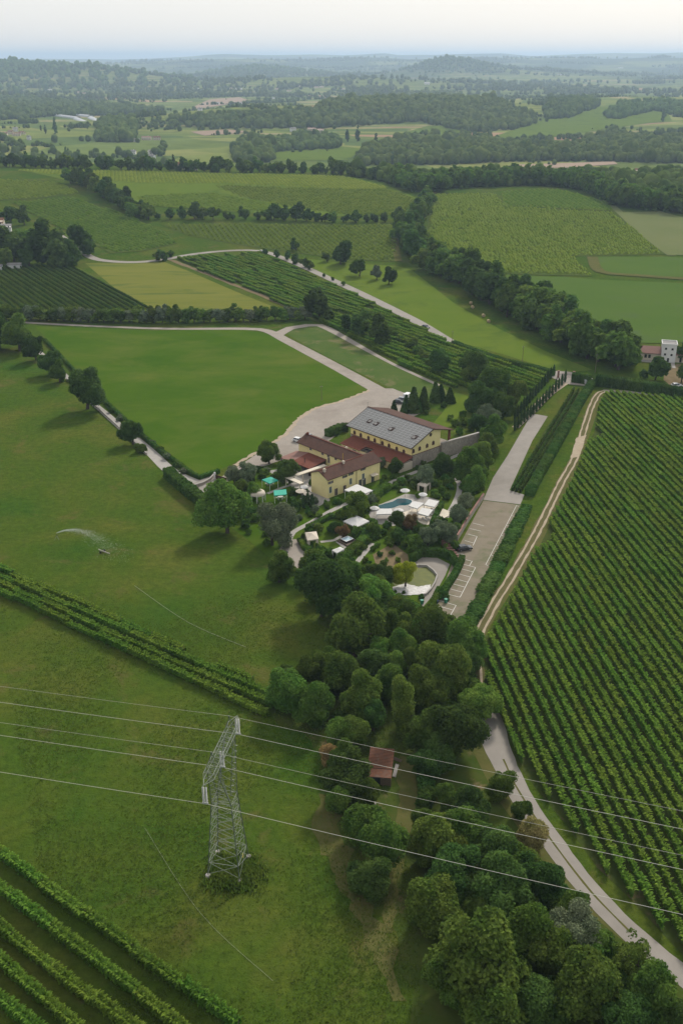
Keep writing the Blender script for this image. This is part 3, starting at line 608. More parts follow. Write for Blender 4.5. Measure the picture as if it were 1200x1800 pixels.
def tree(cx, cy, r, kind, label, cat='tree', group=None, name=None, zc=.98, zs=1.0, mat=None, trunk=True):
    """a tree whose crown shows at a pixel with a given pixel radius: found on the ground it grows from"""
    if kind.startswith('tall'): zc = 1.7
    if kind.startswith('shrub'): zc = .6
    R = 4.0
    for _ in range(6):
        x, y = P(cx, cy, R * zc * zs); R = r * depth(x, y, R * zc * zs + H(x, y)) / F_PX
    return plant_at(x, y, R * (1.0 if 'shrub' in kind else 1.22 if group == 'wood between pasture and vineyard' else 1.1), kind, label, cat, group, name, zs * random.uniform(.93, 1.08), mat, trunk)

# ------------------------------------------------------------------ vineyards
SEG = 10.0
def vine_segment(seed, mat, h=1.9, wd=.46, leaves=640, size=.16, shoots=120, low=.12):
    """ten metres of trellised vine along x: a leafy wall with arching shoots on top"""
    rng = np.random.default_rng(seed); n = leaves
    x = rng.uniform(-SEG / 2, SEG / 2, n); lump = .86 + .20 * np.sin(x * 5.1 + seed) * np.sin(x * 2.3 + seed * 1.7)
    a = rng.uniform(-.15, math.pi + .15, n); ry = wd / 2 * lump; zm = low + (h - low) * .45
    y = np.cos(a) * ry * rng.uniform(.75, 1.1, n); z = zm + np.sin(a) * (h - zm) * lump * rng.uniform(.8, 1.08, n) - (rng.random(n) < .3) * rng.uniform(0, zm - low, n)
    nor = np.stack([np.zeros(n), np.cos(a), np.abs(np.sin(a)) + .35], 1); nor /= np.linalg.norm(nor, axis=1)[:, None]
    V, Fq = leaf_quads(np.stack([x, y, z], 1), nor, size, rng, .6, .85)
    # arching shoots: narrow bent blades
    m = shoots; sx = rng.uniform(-SEG / 2, SEG / 2, m); side = rng.choice([-1, 1], m); L = rng.uniform(.35, .95, m)
    p0 = np.stack([sx, side * wd * .18, np.full(m, h * .86)], 1); dx = rng.normal(0, .35, m)
    out = np.stack([dx, side * rng.uniform(.3, 1, m), rng.uniform(.35, 1.0, m)], 1); out /= np.linalg.norm(out, axis=1)[:, None]
    p1 = p0 + out * (L * .55)[:, None]; out2 = out.copy(); out2[:, 2] -= .75; out2 /= np.linalg.norm(out2, axis=1)[:, None]; p2 = p1 + out2 * (L * .5)[:, None]
    t = np.cross(out, rand_dirs(m, rng)); t /= np.linalg.norm(t, axis=1)[:, None]; w1 = .11; w2 = .08
    k0 = len(V); S_ = np.stack([p0 - t * w1, p0 + t * w1, p1 - t * w1 * 1.2, p1 + t * w1 * 1.2, p2 - t * w2 * .4, p2 + t * w2 * .4], 1).reshape(-1, 3)
    i = np.arange(m) * 6 + k0; fs = np.concatenate([np.stack([i, i + 1, i + 3, i + 2], 1), np.stack([i + 2, i + 3, i + 5, i + 4], 1)])
    # thin inner wall of canes and leaves
    nx = 21; bx = np.linspace(-SEG / 2, SEG / 2, nx); bl = .86 + .20 * np.sin(bx * 5.1 + seed) * np.sin(bx * 2.3 + seed * 1.7); k1 = k0 + len(S_)
    ring = [(-.22, low + .1), (-.26, h * .72), (0, h * .86), (.26, h * .72), (.22, low + .1)]
    B = np.array([[b, ry_ * wd * q, zz * (.8 + .2 * q)] for b, q in zip(bx, bl) for ry_, zz in ring]); r = len(ring)
    fb = np.array([[k1 + s * r + c, k1 + (s + 1) * r + c, k1 + (s + 1) * r + c + 1, k1 + s * r + c + 1] for s in range(nx - 1) for c in range(r - 1)])
    me = mesh_mixed('vine_foliage', np.concatenate([V, S_, B]), np.concatenate([Fq, fs, fb]), np.zeros((0, 3), int), mat)
    me.materials.append(M['shoot'] if mat is M['vine'] else mat); top = z > h * .88; mi = np.concatenate([top & (rng.random(n) < .5), np.ones(len(fs), bool), np.zeros(len(fb), bool)]); me.polygons.foreach_set('material_index', mi.astype(np.int32)); return me
VSEG = dict(a=[vine_segment(i, M['vine']) for i in range(7)],
            d=[vine_segment(20 + i, M['vine_dark'], 1.7, .6, 420, .22, 20, .12) for i in range(4)],
            m=[vine_segment(40 + i, M['vine'], 1.9, 1.7, 620, .26, 110, .2) for i in range(5)],
            g=[vine_segment(60 + i, M['vine'], 1.8, 1.45, 640, .22, 110, .1) for i in range(6)],
            b=[vine_segment(100 + i, M['vine'], 2.1, 1.45, 1300, .19, 230, .05) for i in range(5)],
            y=[vine_segment(80 + i, M['vine_yellow'], 1.8, .8, 700, .19, 70, .15) for i in range(1)])
mp_ = MB(); mp_.tube((0, 0, 0), (0, 0, 2.1), .05, .045, 6); POST = mp_.mesh('post', M['wood'])
def vine_row(a, b, kind, label, group, gaps=0.0, posts=False, zsc=(.9, 1.1), wob=0.0, yellow=0.0):
    a = np.array(a); b = np.array(b); L = float(np.linalg.norm(b - a)); n = max(1, round(L / SEG)); d = (b - a) / L; rz = math.atan2(d[1], d[0])
    t = thing('vine_row', label, 'vine row', (a[0], a[1], H(*a)), rz, group); z0 = H(*a)
    s = L / (n * SEG); vs_ = VSEG[kind]
    for k in range(n):
        if gaps and random.random() < gaps: continue
        c = a + d * (k + .5) * SEG * s
        me = VSEG['y'][0] if random.random() < yellow else random.choice(vs_)
        o = put('vine_foliage', me, t, ((k + .5) * SEG * s, random.uniform(-wob, wob), H(*c) - z0), math.pi * random.randrange(2), (s, random.uniform(.85, 1.15), random.uniform(*zsc)))
    if posts:
        for k in range(n + 1):
            c = a + d * k * SEG * s; put('post', POST, t, (k * SEG * s, 0, H(*c) - z0))
    return t
def clip_rows(poly_px, vp_x, spacing, ref=None, anchor=0.5):
    """parallel rows inside a polygon; the direction is that of ground lines that run to vp_x on the horizon"""
    poly = np.array([P(*p) for p in poly_px]); d = np.array([vp_x - 600.0, F_PX / math.cos(PITCH)]); d /= np.linalg.norm(d); nrm = np.array([d[1], -d[0]])
    o = poly @ nrm; out = []
    k = o.min() + spacing * anchor
    while k < o.max():
        ts = []
        for i in range(len(poly)):
            p, q = poly[i], poly[(i + 1) % len(poly)]; op, oq = p @ nrm - k, q @ nrm - k
            if (op > 0) != (oq > 0):
                f = op / (op - oq); ts.append(float((p + (q - p) * f) @ d))
        ts.sort()
        for t0, t1 in zip(ts[::2], ts[1::2]):
            if t1 - t0 > 4: out.append((nrm * k + d * t0, nrm * k + d * t1))
        k += spacing
    return out
# the big vineyard on the right
rows = clip_rows([(1064, 692), (1050, 718), (1047, 752), (1056, 772), (1034, 778), (1024, 800), (1003, 850), (962, 925), (972, 958), (938, 972), (905, 1040), (866, 1108), (845, 1148), (856, 1200), (882, 1285), (914, 1342), (953, 1397), (1003, 1457), (1053, 1527), (1103, 1573), (1153, 1627), (1200, 1677), (1300, 1775), (1450, 1775), (1420, 722), (1200, 704)], 415, 2.2)
for i, (a, b) in enumerate(rows):
    vine_row(b, a, 'a', '%s vine row from the dirt track in the big green vineyard on the right' % nth(i + 1), 'rows of the big right vineyard')
# two rows between drive and clipped hedge
A0, A1, B0, B1 = P(899, 864), P(1008, 687), P(913, 866), P(1024, 689)
for i in range(3):
    t = i / 2; vine_row((A0[0] * (1 - t) + B0[0] * t, A0[1] * (1 - t) + B0[1] * t), (A1[0] * (1 - t) + B1[0] * t, A1[1] * (1 - t) + B1[1] * t), 'd',
        ['vine row along the paved drive, left of three beside the clipped hedge', 'middle of the three vine rows between drive and clipped hedge', 'vine row next to the clipped hedge, right of three by the drive'][i], 'vine rows beside the drive')
# strip of four rows across the pasture
for i, (a, b) in enumerate([((-60, 976), (445, 1203)), ((-60, 990), (478, 1229)), ((-60, 1003), (478, 1245)), ((-60, 1016), (470, 1260))]):
    vine_row(P(*a), P(*b), 'g', ['uppermost', 'second', 'third', 'lowest'][i] + ' of four vine rows crossing the pasture above the pylon', 'vine strip across the pasture', .0 if i else .08, i == 0, (.8, 1.15), .3)
# rows in the bottom left corner
for i, (a, b) in enumerate([((-60, 1462), (420, 1812)), ((-40, 1538), (330, 1822)), ((-40, 1606), (250, 1830)), ((-40, 1662), (150, 1830)), ((-40, 1730), (80, 1830))]):
    vine_row(P(*a), P(*b), 'b', ['vine row bordering the pasture below the pylon', 'gappy vine row, second from the pasture at bottom left', 'yellowing vine row, third from the pasture at bottom left', 'vine row, fourth from the pasture at bottom left', 'short vine row in the very bottom left corner'][i], 'vine rows at bottom left', [0, .10, 0, .08, .1][i], True, (.9, 1.15), .15, [0, .10, .3, 0, 0][i])
# dark vineyard left of the hay field
rows = clip_rows([(-120, 476), (-20, 471), (60, 468), (119, 462), (200, 506), (268, 547), (150, 547), (20, 545), (-140, 548)], -560, 3.5)
for i, (a, b) in enumerate(reversed(rows)):
    vine_row(b, a, 'd', '%s row from the hay field in the dark trellised vineyard' % nth(i + 1), 'rows of the dark left vineyard')
# vineyard between farm lane and country road
rows = clip_rows([(306, 456), (400, 448), (456, 445), (540, 483), (640, 528), (740, 579), (798, 609), (965, 656), (938, 688), (862, 698), (775, 674), (702, 641), (622, 597), (546, 558), (420, 503)], -640, 3.6)
for i, (a, b) in enumerate(rows):
    vine_row(b, a, 'm', '%s row from the hay field in the bushy vineyard below the country road' % nth(i + 1), 'rows of the bushy middle vineyard', .04, False, (.75, 1.15), .5)

def canopy(name, px, mat, label, cell=2.6, hz=1.5, vp=0, amp=.9, row=None, skip=.12):
    """distant vineyard: rough leafy canopy, too far off to tell the rows apart everywhere"""
    poly = [P(*p) for p in px]; A = np.array(poly); d = np.array([vp - 600.0, F_PX / math.cos(PITCH)]); d /= np.linalg.norm(d); nr_ = np.array([d[1], -d[0]])
    u = A @ d; v = A @ nr_; sp = row or cell
    U, Vv = np.meshgrid(np.arange(u.min(), u.max(), cell), np.arange(v.min(), v.max(), sp), indexing='ij'); U = U.ravel(); Vv = Vv.ravel()
    U = U + RNG.uniform(-.9, .9, len(U)); X = U * d[0] + Vv * nr_[0]; Y = U * d[1] + Vv * nr_[1]
    k = inside(poly, X, Y) & (RNG.random(len(X)) > skip); X, Y = X[k], Y[k]; n = len(X); Z = hgt(X, Y)
    hh = hz * (1 - amp * .5 + amp * RNG.random(n)); L = cell * RNG.uniform(.6, .85, n); W_ = sp * (.42 if row is None else .30) * RNG.uniform(.7, 1.2, n)
    # a low roof-shaped tuft per vine
    prof = [(-1, -1, 0), (1, -1, 0), (1, 1, 0), (-1, 1, 0), (-.55, 0, 1), (.55, 0, 1)]
    V = np.stack([np.stack([X + d[0] * L * a + nr_[0] * W_ * b, Y + d[1] * L * a + nr_[1] * W_ * b, Z + .25 + hh * c], 1) for a, b, c in prof], 1).reshape(-1, 3)
    i = np.arange(n) * 6; q = np.concatenate([np.stack([i, i + 1, i + 5, i + 4], 1), np.stack([i + 2, i + 3, i + 4, i + 5], 1)]); tr = np.concatenate([np.stack([i + 1, i + 2, i + 5], 1), np.stack([i + 3, i, i + 4], 1)])
    o = put(name, mesh_mixed(name, V, q, tr, mat)); struct(o, 'stuff'); return tag(o, label, 'vineyard')
canopy('vineyard', [(22, 357), (130, 349), (230, 381), (288, 409), (308, 428), (250, 440), (196, 444), (150, 418), (80, 388)], M['vine_far'], 'sloping vineyard with fine rows above the bend of the country road', 2.6, 1.5, -900, .5, 3.9)
canopy('vineyard', [(-50, 314), (100, 322), (143, 340), (60, 348), (-50, 354)], M['vine_far'], 'dark vineyard on the hilltop at the left edge', 2.8, 1.5, -1500, .5, 4.2)
canopy('vineyard', [(30, 299), (200, 301), (400, 306), (600, 310), (680, 330), (640, 334), (400, 322), (250, 322), (130, 312)], M['vine_far2'], 'pale green vineyard along the crest of the long hill', 3.6, 1.0, 200, .8)
canopy('vineyard', [(375, 326), (600, 334), (680, 334), (728, 350), (704, 377), (620, 380), (540, 368), (430, 348)], M['vine_far'], 'vineyard on the hill below the crest, left of the central tree belt', 3.2, 1.4, 0, .9)
canopy('vineyard', [(240, 346), (370, 340), (440, 352), (520, 372), (400, 371), (270, 362)], M['vine_far'], 'small vineyard wedge above the dark hedgerow on the hill', 3.0, 1.3, -900, .8)
canopy('vineyard', [(288, 396), (420, 395), (600, 398), (692, 396), (696, 428), (690, 459), (600, 454), (500, 440), (440, 432), (335, 414)], M['vine_far'], 'green vineyard between hedgerow and country road, below the hill', 2.7, 1.5, 100, .6, 3.8)
canopy('vineyard', [(762, 343), (868, 341), (884, 364), (1070, 374), (1118, 408), (1160, 446), (1002, 450), (1036, 484), (940, 482), (864, 479), (802, 454), (752, 420)], M['vine_far'], 'large green vineyard block right of the central tree belt', 2.7, 1.5, 1900, .6, 3.8)
canopy('vineyard', [(882, 338), (980, 334), (1066, 357), (1074, 370), (888, 361)], M['vine_far'], 'striped young vineyard at the top of the right-hand hill', 2.4, 1.6, 470, .4, 4.6, 0)

# ------------------------------------------------------------------ hedges
def hedge_piece(seed, mat, L=5.0, wd=1.0, h=1.0, leaves=900, size=.12, rnd=.12):
    rng = np.random.default_rng(seed); n = leaves; per = np.array([wd * L, h * L, h * L, h * wd * .5, h * wd * .5]); f = rng.choice(5, n, p=per / per.sum())
    x = rng.uniform(-L / 2, L / 2, n); y = rng.uniform(-wd / 2, wd / 2, n); z = rng.uniform(.0, h, n); nor = np.zeros((n, 3))
    for k, (ax, val, nn) in enumerate([(2, h, (0, 0, 1)), (1, wd / 2, (0, 1, .3)), (1, -wd / 2, (0, -1, .3)), (0, L / 2, (1, 0, .3)), (0, -L / 2, (-1, 0, .3))]):
        s = f == k; (x if ax == 0 else y if ax == 1 else z)[s] = val + rng.uniform(-rnd, rnd * .6, s.sum()); nor[s] = nn
    nor /= np.linalg.norm(nor, axis=1)[:, None]; V, Fq = leaf_quads(np.stack([x, y, z], 1), nor, size, rng, .45, .8); k0 = len(V); c = .06
    b = MB(); b.box(-L / 2, L / 2, -wd / 2 + c, wd / 2 - c, 0, h - c)
    return mesh_mixed('hedge_section', np.concatenate([V, np.array(b.v)]), np.concatenate([Fq, np.array(b.f) + k0]), np.zeros((0, 3), int), mat)
HP = {k: [hedge_piece(i + s, M[m], leaves=lv, size=sz, rnd=rn) for i in range(3)] for k, m, s, lv, sz, rn in (('clip', 'hedge', 0, 900, .12, .06), ('wild', 'hedge', 30, 800, .19, .28), ('box', 'box', 60, 900, .11, .06))}
def hedge(px, wd, h, label, kind='clip', cat='hedge', name='hedge', group=None, wv=0.0, smooth=True):
    ln = px_line(px, 5.0, smooth); c0 = ln[0]; t = thing(name, label, cat, (c0[0], c0[1], H(*c0)), 0, group); z0 = H(*c0)
    for a, b in zip(ln[:-1], ln[1:]):
        L = float(np.linalg.norm(b - a)); c = (a + b) / 2
        put('hedge_section', random.choice(HP[kind]), t, (c[0] - c0[0], c[1] - c0[1], H(*c) - z0), math.atan2(b[1] - a[1], b[0] - a[0]), (L / 5.0 * 1.02, wd * random.uniform(1 - wv, 1 + wv), h * random.uniform(1 - wv, 1 + wv)))
    return t
hedge([(1041, 676), (1020, 708), (1000, 745), (975, 790), (947, 838), (930, 872)], 2.6, 2.3, 'broad clipped hedge between the drive vines and the dirt track', 'clip', wv=.03)
hedge([(926, 892), (908, 928), (886, 975), (861, 1025), (843, 1063), (824, 1104)], 2.6, 1.0, 'shaggy hedge bank between car park and dirt track', 'wild', wv=.2)
hedge([(1046, 677), (1100, 684), (1160, 694), (1230, 706), (1330, 722)], 3.2, 4.2, 'tall dark hedge along the top of the big right vineyard', 'clip', wv=.03)
hedge([(1004, 671), (1020, 673), (1036, 676)], 2.5, 3.6, 'short tall hedge beside the white van at the gate', 'clip')
hedge([(796, 607), (830, 620), (880, 637), (930, 650), (972, 661)], 2.2, 2.2, 'dark hedge along the country road up to the gate', 'clip', wv=.06)
hedge([(296, 838), (318, 858), (340, 876), (364, 895)], 3.0, 3.2, 'thick clipped hedge beside the entrance court', 'clip', wv=.04)
hedge([(80, 600), (130, 652), (190, 712), (260, 776), (310, 815), (352, 842), (385, 831)], 1.1, 1.3, 'long low hedge along the left edge of the big lawn', 'clip', wv=.1)
hedge([(812, 985), (806, 1000), (800, 1012), (788, 1030), (776, 1052)], 1.4, 1.7, 'clipped hedge between fountain terrace and parking bays', 'clip', wv=.03)
hedge([(722, 990), (740, 978), (768, 978), (792, 984), (800, 996)], 1.2, 2.4, 'curved clipped hedge behind the fountain terrace', 'clip', wv=.03)
hedge([(773, 1040), (768, 1050), (758, 1070), (750, 1083)], 1.5, 1.5, 'clipped hedge at the lower end of the fountain terrace', 'box', wv=.03)
hedge([(695, 1055), (715, 1066), (735, 1078), (750, 1090)], 2.0, 1.8, 'sloping hedge below the pebble pond', 'box', wv=.06)
hedge([(540, 930), (560, 921), (583, 908)], 1.4, 1.2, 'low box hedge along the garden path above the small lawn', 'box')
hedge([(530, 955), (536, 966), (545, 972), (556, 974)], 1.6, 1.3, 'curved shrub border round the beige tent', 'box', wv=.1)
hedge([(600, 990), (614, 975), (632, 960), (648, 942)], 2.2, 1.7, 'bright box hedge right of the hot tub', 'box', wv=.1)
hedge([(655, 880), (668, 868), (682, 860)], 2.2, 2.2, 'rounded hedge above the pool', 'box', wv=.12)
hedge([(630, 893), (642, 884), (656, 876)], 1.6, 1.5, 'low rounded hedge beside the white pergola', 'box', wv=.12)
hedge([(575, 768), (600, 757), (612, 757)], 2.4, 2.6, 'dark hedge behind the house beside the yard', 'clip')
hedge([(758, 925), (768, 905), (776, 890)], 1.2, 1.6, 'narrow hedge edging the cabana deck', 'clip')

# ------------------------------------------------------------------ trees and shrubs
W = 'wood between pasture and vineyard'
for cx, cy, r, kind, lab in [
    (398, 902, 39, 'bright', 'large bright green tree at the left end of the garden'),
    (478, 928, 34, 'olive', 'big grey-green round tree beside the gravel court'),
    (490, 1003, 23, 'broad', 'small tree left of the gravel court at the pasture edge'),
    (566, 1040, 50, 'dark', 'large dark tree at the pasture edge below the gravel court'),
    (607, 1012, 26, 'broad', 'rounded tree just below the small white tent'),
    (545, 1000, 24, 'broad', 'leafy tree at the lower edge of the gravel court'),
    (657, 1050, 33, 'bright', 'broad green tree below the clipped garden beds'),
    (690, 1068, 24, 'dark', 'dark tree in front of the sloping hedge below the pond'),
    (625, 1112, 50, 'broad', 'huge round-topped tree at the upper end of the wood'),
    (708, 1092, 26, 'broad', 'round tree below the pond hedge, beside the huge round-topped tree'),
    (752, 1112, 38, 'broad', 'spreading tree at the foot of the parking bays'),
    (800, 1130, 38, 'broad', 'tree overhanging the lower end of the car park'),
    (822, 1168, 28, 'dark', 'dark tree where the dirt track narrows'),
    (772, 1185, 42, 'yellowish', 'olive-coloured tree in the middle of the wood'),
    (700, 1153, 27, 'bright', 'fresh green tree standing in a gap of the wood'),
    (660, 1170, 26, 'dark', 'dark tree in the heart of the wood'),
    (512, 1215, 38, 'bright', 'bright leafy tree at the right end of the vine strip'),
    (556, 1240, 34, 'broad', 'tree next to the bright one at the end of the vine strip'),
    (605, 1188, 36, 'broad', 'round tree on the left flank of the wood'),
    (632, 1238, 34, 'broad', 'pale topped tree above the tiled shed'),
    (622, 1290, 28, 'broad', 'tree left of the tiled shed'),
    (710, 1250, 30, 'tall', 'tall pillar-shaped tree right of the tiled shed'),
    (745, 1225, 34, 'yellowish', 'yellowish tree behind the pillar-shaped one'),
    (748, 1345, 28, 'dark', 'dark tree below the dense one right of the shed'),
    (643, 1402, 24, 'broad', 'small round tree in front of the tiled shed'),
    (600, 1332, 24, 'broad', 'tree half hiding the left side of the shed'),
    (592, 1285, 30, 'broad', 'round tree at the pasture edge, left of the shed'),
    (655, 1262, 28, 'dark', 'dark tree rising directly behind the tiled shed'),
    (688, 1205, 30, 'broad', 'tree in the middle of the upper wood above the pillar-shaped one'),
    (745, 1295, 34, 'broad', 'dense tree right of the tiled shed'),
    (590, 1405, 26, 'broad', 'lower tree between pylon and shed'),
    (850, 1232, 34, 'spread', 'low spreading tree hanging over the road end'),
    (798, 1285, 46, 'dark', 'large dark tree left of the road end'),
    (772, 1335, 30, 'dark', 'dark tree below the large one left of the road'),
    (612, 1375, 38, 'dark', 'dark tree between pylon and tiled shed'),
    (628, 1448, 40, 'broad', 'round tree below the tiled shed'),
    (662, 1492, 42, 'broad', 'full green tree in the lower clearing'),
    (650, 1545, 34, 'dark', 'dark lower tree of the clump in the clearing'),
    (878, 1380, 24, 'bright', 'clipped round bush beside the estate road'),
    (910, 1424, 19, 'broad', 'second round bush beside the estate road'),
    (936, 1472, 28, 'flower', 'yellow flowering bush beside the estate road'),
    (790, 1405, 22, 'broad', 'young bushy tree on the dry slope'),
    (768, 1468, 44, 'broad', 'broad tree on the left edge of the lower wood'),
    (832, 1472, 44, 'broad', 'broad tree below the round roadside bushes'),
    (880, 1508, 42, 'dark', 'dark tree behind the yellow roadside bush'),
    (800, 1535, 50, 'dark', 'large shaded tree in the lower wood'),
    (870, 1568, 50, 'dark', 'large dark tree in the middle of the lower wood'),
    (938, 1550, 46, 'dark', 'dark tree close to the estate road'),
    (985, 1590, 36, 'broad', 'tree at the roadside above the grey willow'),
    (1008, 1640, 46, 'olive', 'silvery grey willow beside the estate road'),
    (772, 1605, 48, 'yellowish', 'pale olive tree at the lower left of the wood'),
    (828, 1705, 82, 'broad', 'biggest tree in front, broad and round'),
    (912, 1655, 50, 'bright', 'tree right of the biggest front tree'),
    (975, 1690, 46, 'broad', 'tree below the silvery willow'),
    (1045, 1745, 60, 'broad', 'wide tree at the bottom right, near the road'),
    (945, 1765, 50, 'dark', 'dark tree at the bottom of the picture, right of the biggest one'),
    (1112, 1690, 36, 'sapling', 'sparse sapling in front of the estate road'),
    (1152, 1762, 48, 'broad', 'tree in the bottom right corner'),
    (872, 1800, 56, 'broad', 'tree cut off by the bottom edge below the biggest one'),
    (1095, 1800, 48, 'dark', 'dark tree cut off by the bottom edge at the right'),
    (1200, 1800, 40, 'dark', 'outermost tree in the bottom right corner')]:
    tree(cx, cy, r, kind, lab, 'bush' if 'bush' in lab and 'bushy' not in lab else 'tree', W)
tree(585, 1332, 20, 'dry', 'dry brown tree at the edge of the pasture near the shed', 'tree')
for i, (cx, cy, r, kind) in enumerate([(-5, 585, 30, 'dark'), (32, 590, 28, 'broad'), (62, 612, 22, 'dark'), (88, 640, 21, 'dark'), (104, 657, 16, 'broad')]):
    tree(cx, cy, r, kind, '%s tree from the left edge along the walled lane' % nth(i + 1), 'tree', 'trees along the walled lane')
tree(150, 680, 36, 'dark', 'tallest dark tree beside the walled lane', 'tree', 'trees along the walled lane', zs=1.15)
tree(233, 760, 21, 'dark', 'dark tree standing alone further down the walled lane', 'tree', 'trees along the walled lane', zs=1.1)
tree(244, 788, 13, 'shrub', 'dark shrub at the foot of the lone lane tree', 'shrub')
for i, (x, y) in enumerate([(196, 722), (210, 735), (222, 748), (268, 778), (282, 790), (296, 803), (308, 818), (322, 828)]):
    tree(x, y, 6 + i % 3, 'shrub/mid', '%s small shrub down the lane between hedge and wall' % nth(i + 1), 'shrub', 'shrubs in the lane border', name='shrub', mat='olive' if i % 2 else None)
# woodland clump and hedgerows in the middle distance
def listed(pts, fmt, group, name='broadleaf_tree', cat='tree', kinds=('broad/mid', 'dark/mid')):
    for i, p in enumerate(pts):
        tree(p[0], p[1], p[2], p[3] if len(p) > 3 else random.choice(kinds), fmt % nth(i + 1), cat, group, name)
listed([(-10, 428, 26), (22, 432, 28, 'dark/mid'), (48, 425, 24), (75, 432, 30, 'dark/mid'), (102, 440, 28), (128, 448, 20, 'dark/mid'), (148, 424, 23, 'dark/mid'), (12, 455, 16), (50, 452, 16), (18, 376, 14), (42, 382, 13, 'dark/mid'), (70, 395, 9)], '%s tree from the left in the dark clump by the farmhouse', 'trees around the farmhouse')
def belt(px, r0, r1, step, fmt, group, kinds=('dark/mid', 'broad/mid'), jit=.25, rows_=1, zs=1.0, name='broadleaf_tree', start=0, sizes=.2):
    """a belt of single trees along a line on the ground; r0, r1: crown radius in metres at both ends"""
    ln = px_line(px, 1.0); s = np.concatenate([[0], np.cumsum(np.linalg.norm(np.diff(ln, axis=0), axis=1))]); pos = 0.0; i = start; L = s[-1]
    while pos < L:
        f = pos / L; R = r0 + (r1 - r0) * f
        for q in range(rows_):
            x = np.interp(pos, s, ln[:, 0]) + random.gauss(0, R * jit) + (q * R * 1.3 * .7); y = np.interp(pos, s, ln[:, 1]) + random.gauss(0, R * jit) + q * R * 1.2
            i += 1; plant_at(x, y, R * random.uniform(1 - sizes, 1 + sizes), random.choice(kinds), fmt % nth(i), 'tree', group, name, zs * random.uniform(.85, 1.15))
        pos += R * step
    return i
belt([(128, 322), (165, 332), (188, 348), (212, 362), (238, 376), (262, 386)], 8, 5.5, 1.15, '%s tree down the hedgerow that descends the left hill', 'hedgerow down the left hill', name='hedgerow_tree')
belt([(262, 386), (340, 386), (430, 386), (520, 388), (600, 391), (700, 391)], 5.0, 4.5, 1.7, '%s tree from the left in the hedgerow across the hill foot', 'hedgerow across the hill foot', ('dark/low', 'broad/low', 'dark/mid'), zs=1.0, name='hedgerow_tree', sizes=.4)
tree(231, 371, 12, 'bright/mid', 'light green round tree in the descending hedgerow')
belt([(752, 352), (744, 372), (728, 396), (716, 420), (728, 446), (742, 462)], 5, 8.5, 1.0, '%s tree coming down the central belt from the far wood', 'central tree belt')
belt([(748, 474), (790, 492), (830, 514), (880, 546), (930, 574), (980, 600), (1040, 632), (1092, 652)], 7.0, 7.2, .78, '%s tree down the dense belt right of the hay bales', 'dense belt beside the hay meadow', ('dark/mid', 'broad/mid', 'broad/mid'), .2, 2, 1.05)
for cx, cy, r, k, lab in [(598, 447, 18, 'dark/mid', 'round tree standing in the meadow above the road'), (632, 471, 15, 'broad/mid', 'left of three round bushes on the meadow slope'), (662, 481, 11, 'olive/mid', 'smallest of three round bushes on the meadow slope'), (683, 487, 13, 'dark/mid', 'right of three round bushes on the meadow slope'),
    (562, 538, 24, 'dark/mid', 'dark round tree at the end of the tree hedge'), (612, 568, 15, 'dark/mid', 'leftmost of three trees at the lane bend'), (630, 573, 20, 'dark/mid', 'middle of three trees at the lane bend'), (664, 585, 22, 'dark/mid', 'rightmost of three trees at the lane bend, with bare trunk'),
    (770, 634, 23, 'dark', 'dark tree above the thuja group'), (830, 645, 27, 'dark', 'dark tree left of the cypress drive'), (868, 682, 34, 'broad', 'big tree beside the upper cypress drive'), (842, 700, 26, 'dark', 'tree behind the back lawn'), (898, 690, 24, 'broad', 'tree next to the left cypress row'), (880, 715, 24, 'broad', 'tree just left of the paved apron'),
    (850, 735, 22, 'olive', 'grey-green tree right of the back lawn'), (820, 655, 18, 'broad', 'small tree between vineyard and back garden'), (865, 765, 24, 'broad', 'tree above the car park wall'), (838, 745, 18, 'dark', 'dark tree near the end of the stone wall'),
    (1153, 650, 19, 'dark/mid', 'round tree in front of the white tower house'), (1195, 622, 14, 'broad/mid', 'small tree at the right edge by the white house'), (1198, 660, 14, 'broad/mid', 'shrubby tree at the right edge below the white house'),
    (520, 432, 9, 'broad/mid', 'small tree behind the road bend'), (575, 452, 8, 'broad/mid', 'low bush tree on the road bend')]:
    tree(cx, cy, r, k, lab)
belt([(-20, 562), (60, 563), (140, 565), (260, 567), (380, 566), (480, 564), (545, 560)], 4.6, 4.0, .95, '%s bushy tree from the left in the clipped row behind the lane', 'tree hedge behind the lane', ('olive/mid', 'broad/mid', 'broad/mid'), .06, 1, .85, sizes=.1, name='hedgerow_tree')
listed([(465, 442, 5), (488, 446, 6), (505, 450, 7), (520, 456, 8), (536, 462, 8), (545, 468, 6), (276, 450, 8), (288, 449, 9), (300, 446, 6), (570, 484, 3), (585, 490, 3), (604, 498, 4), (655, 535, 4), (700, 558, 4)], '%s bush from the left along the upper country road', 'roadside bushes', 'bush', 'bush', ('broad/low', 'dark/low'))
belt([(640, 553), (690, 590), (730, 615), (760, 650)], 2.0, 2.4, 2.2, '%s shrub down the right edge of the rough grass', 'shrubs on the vineyard edge', ('shrub/mid',), .5, name='shrub')

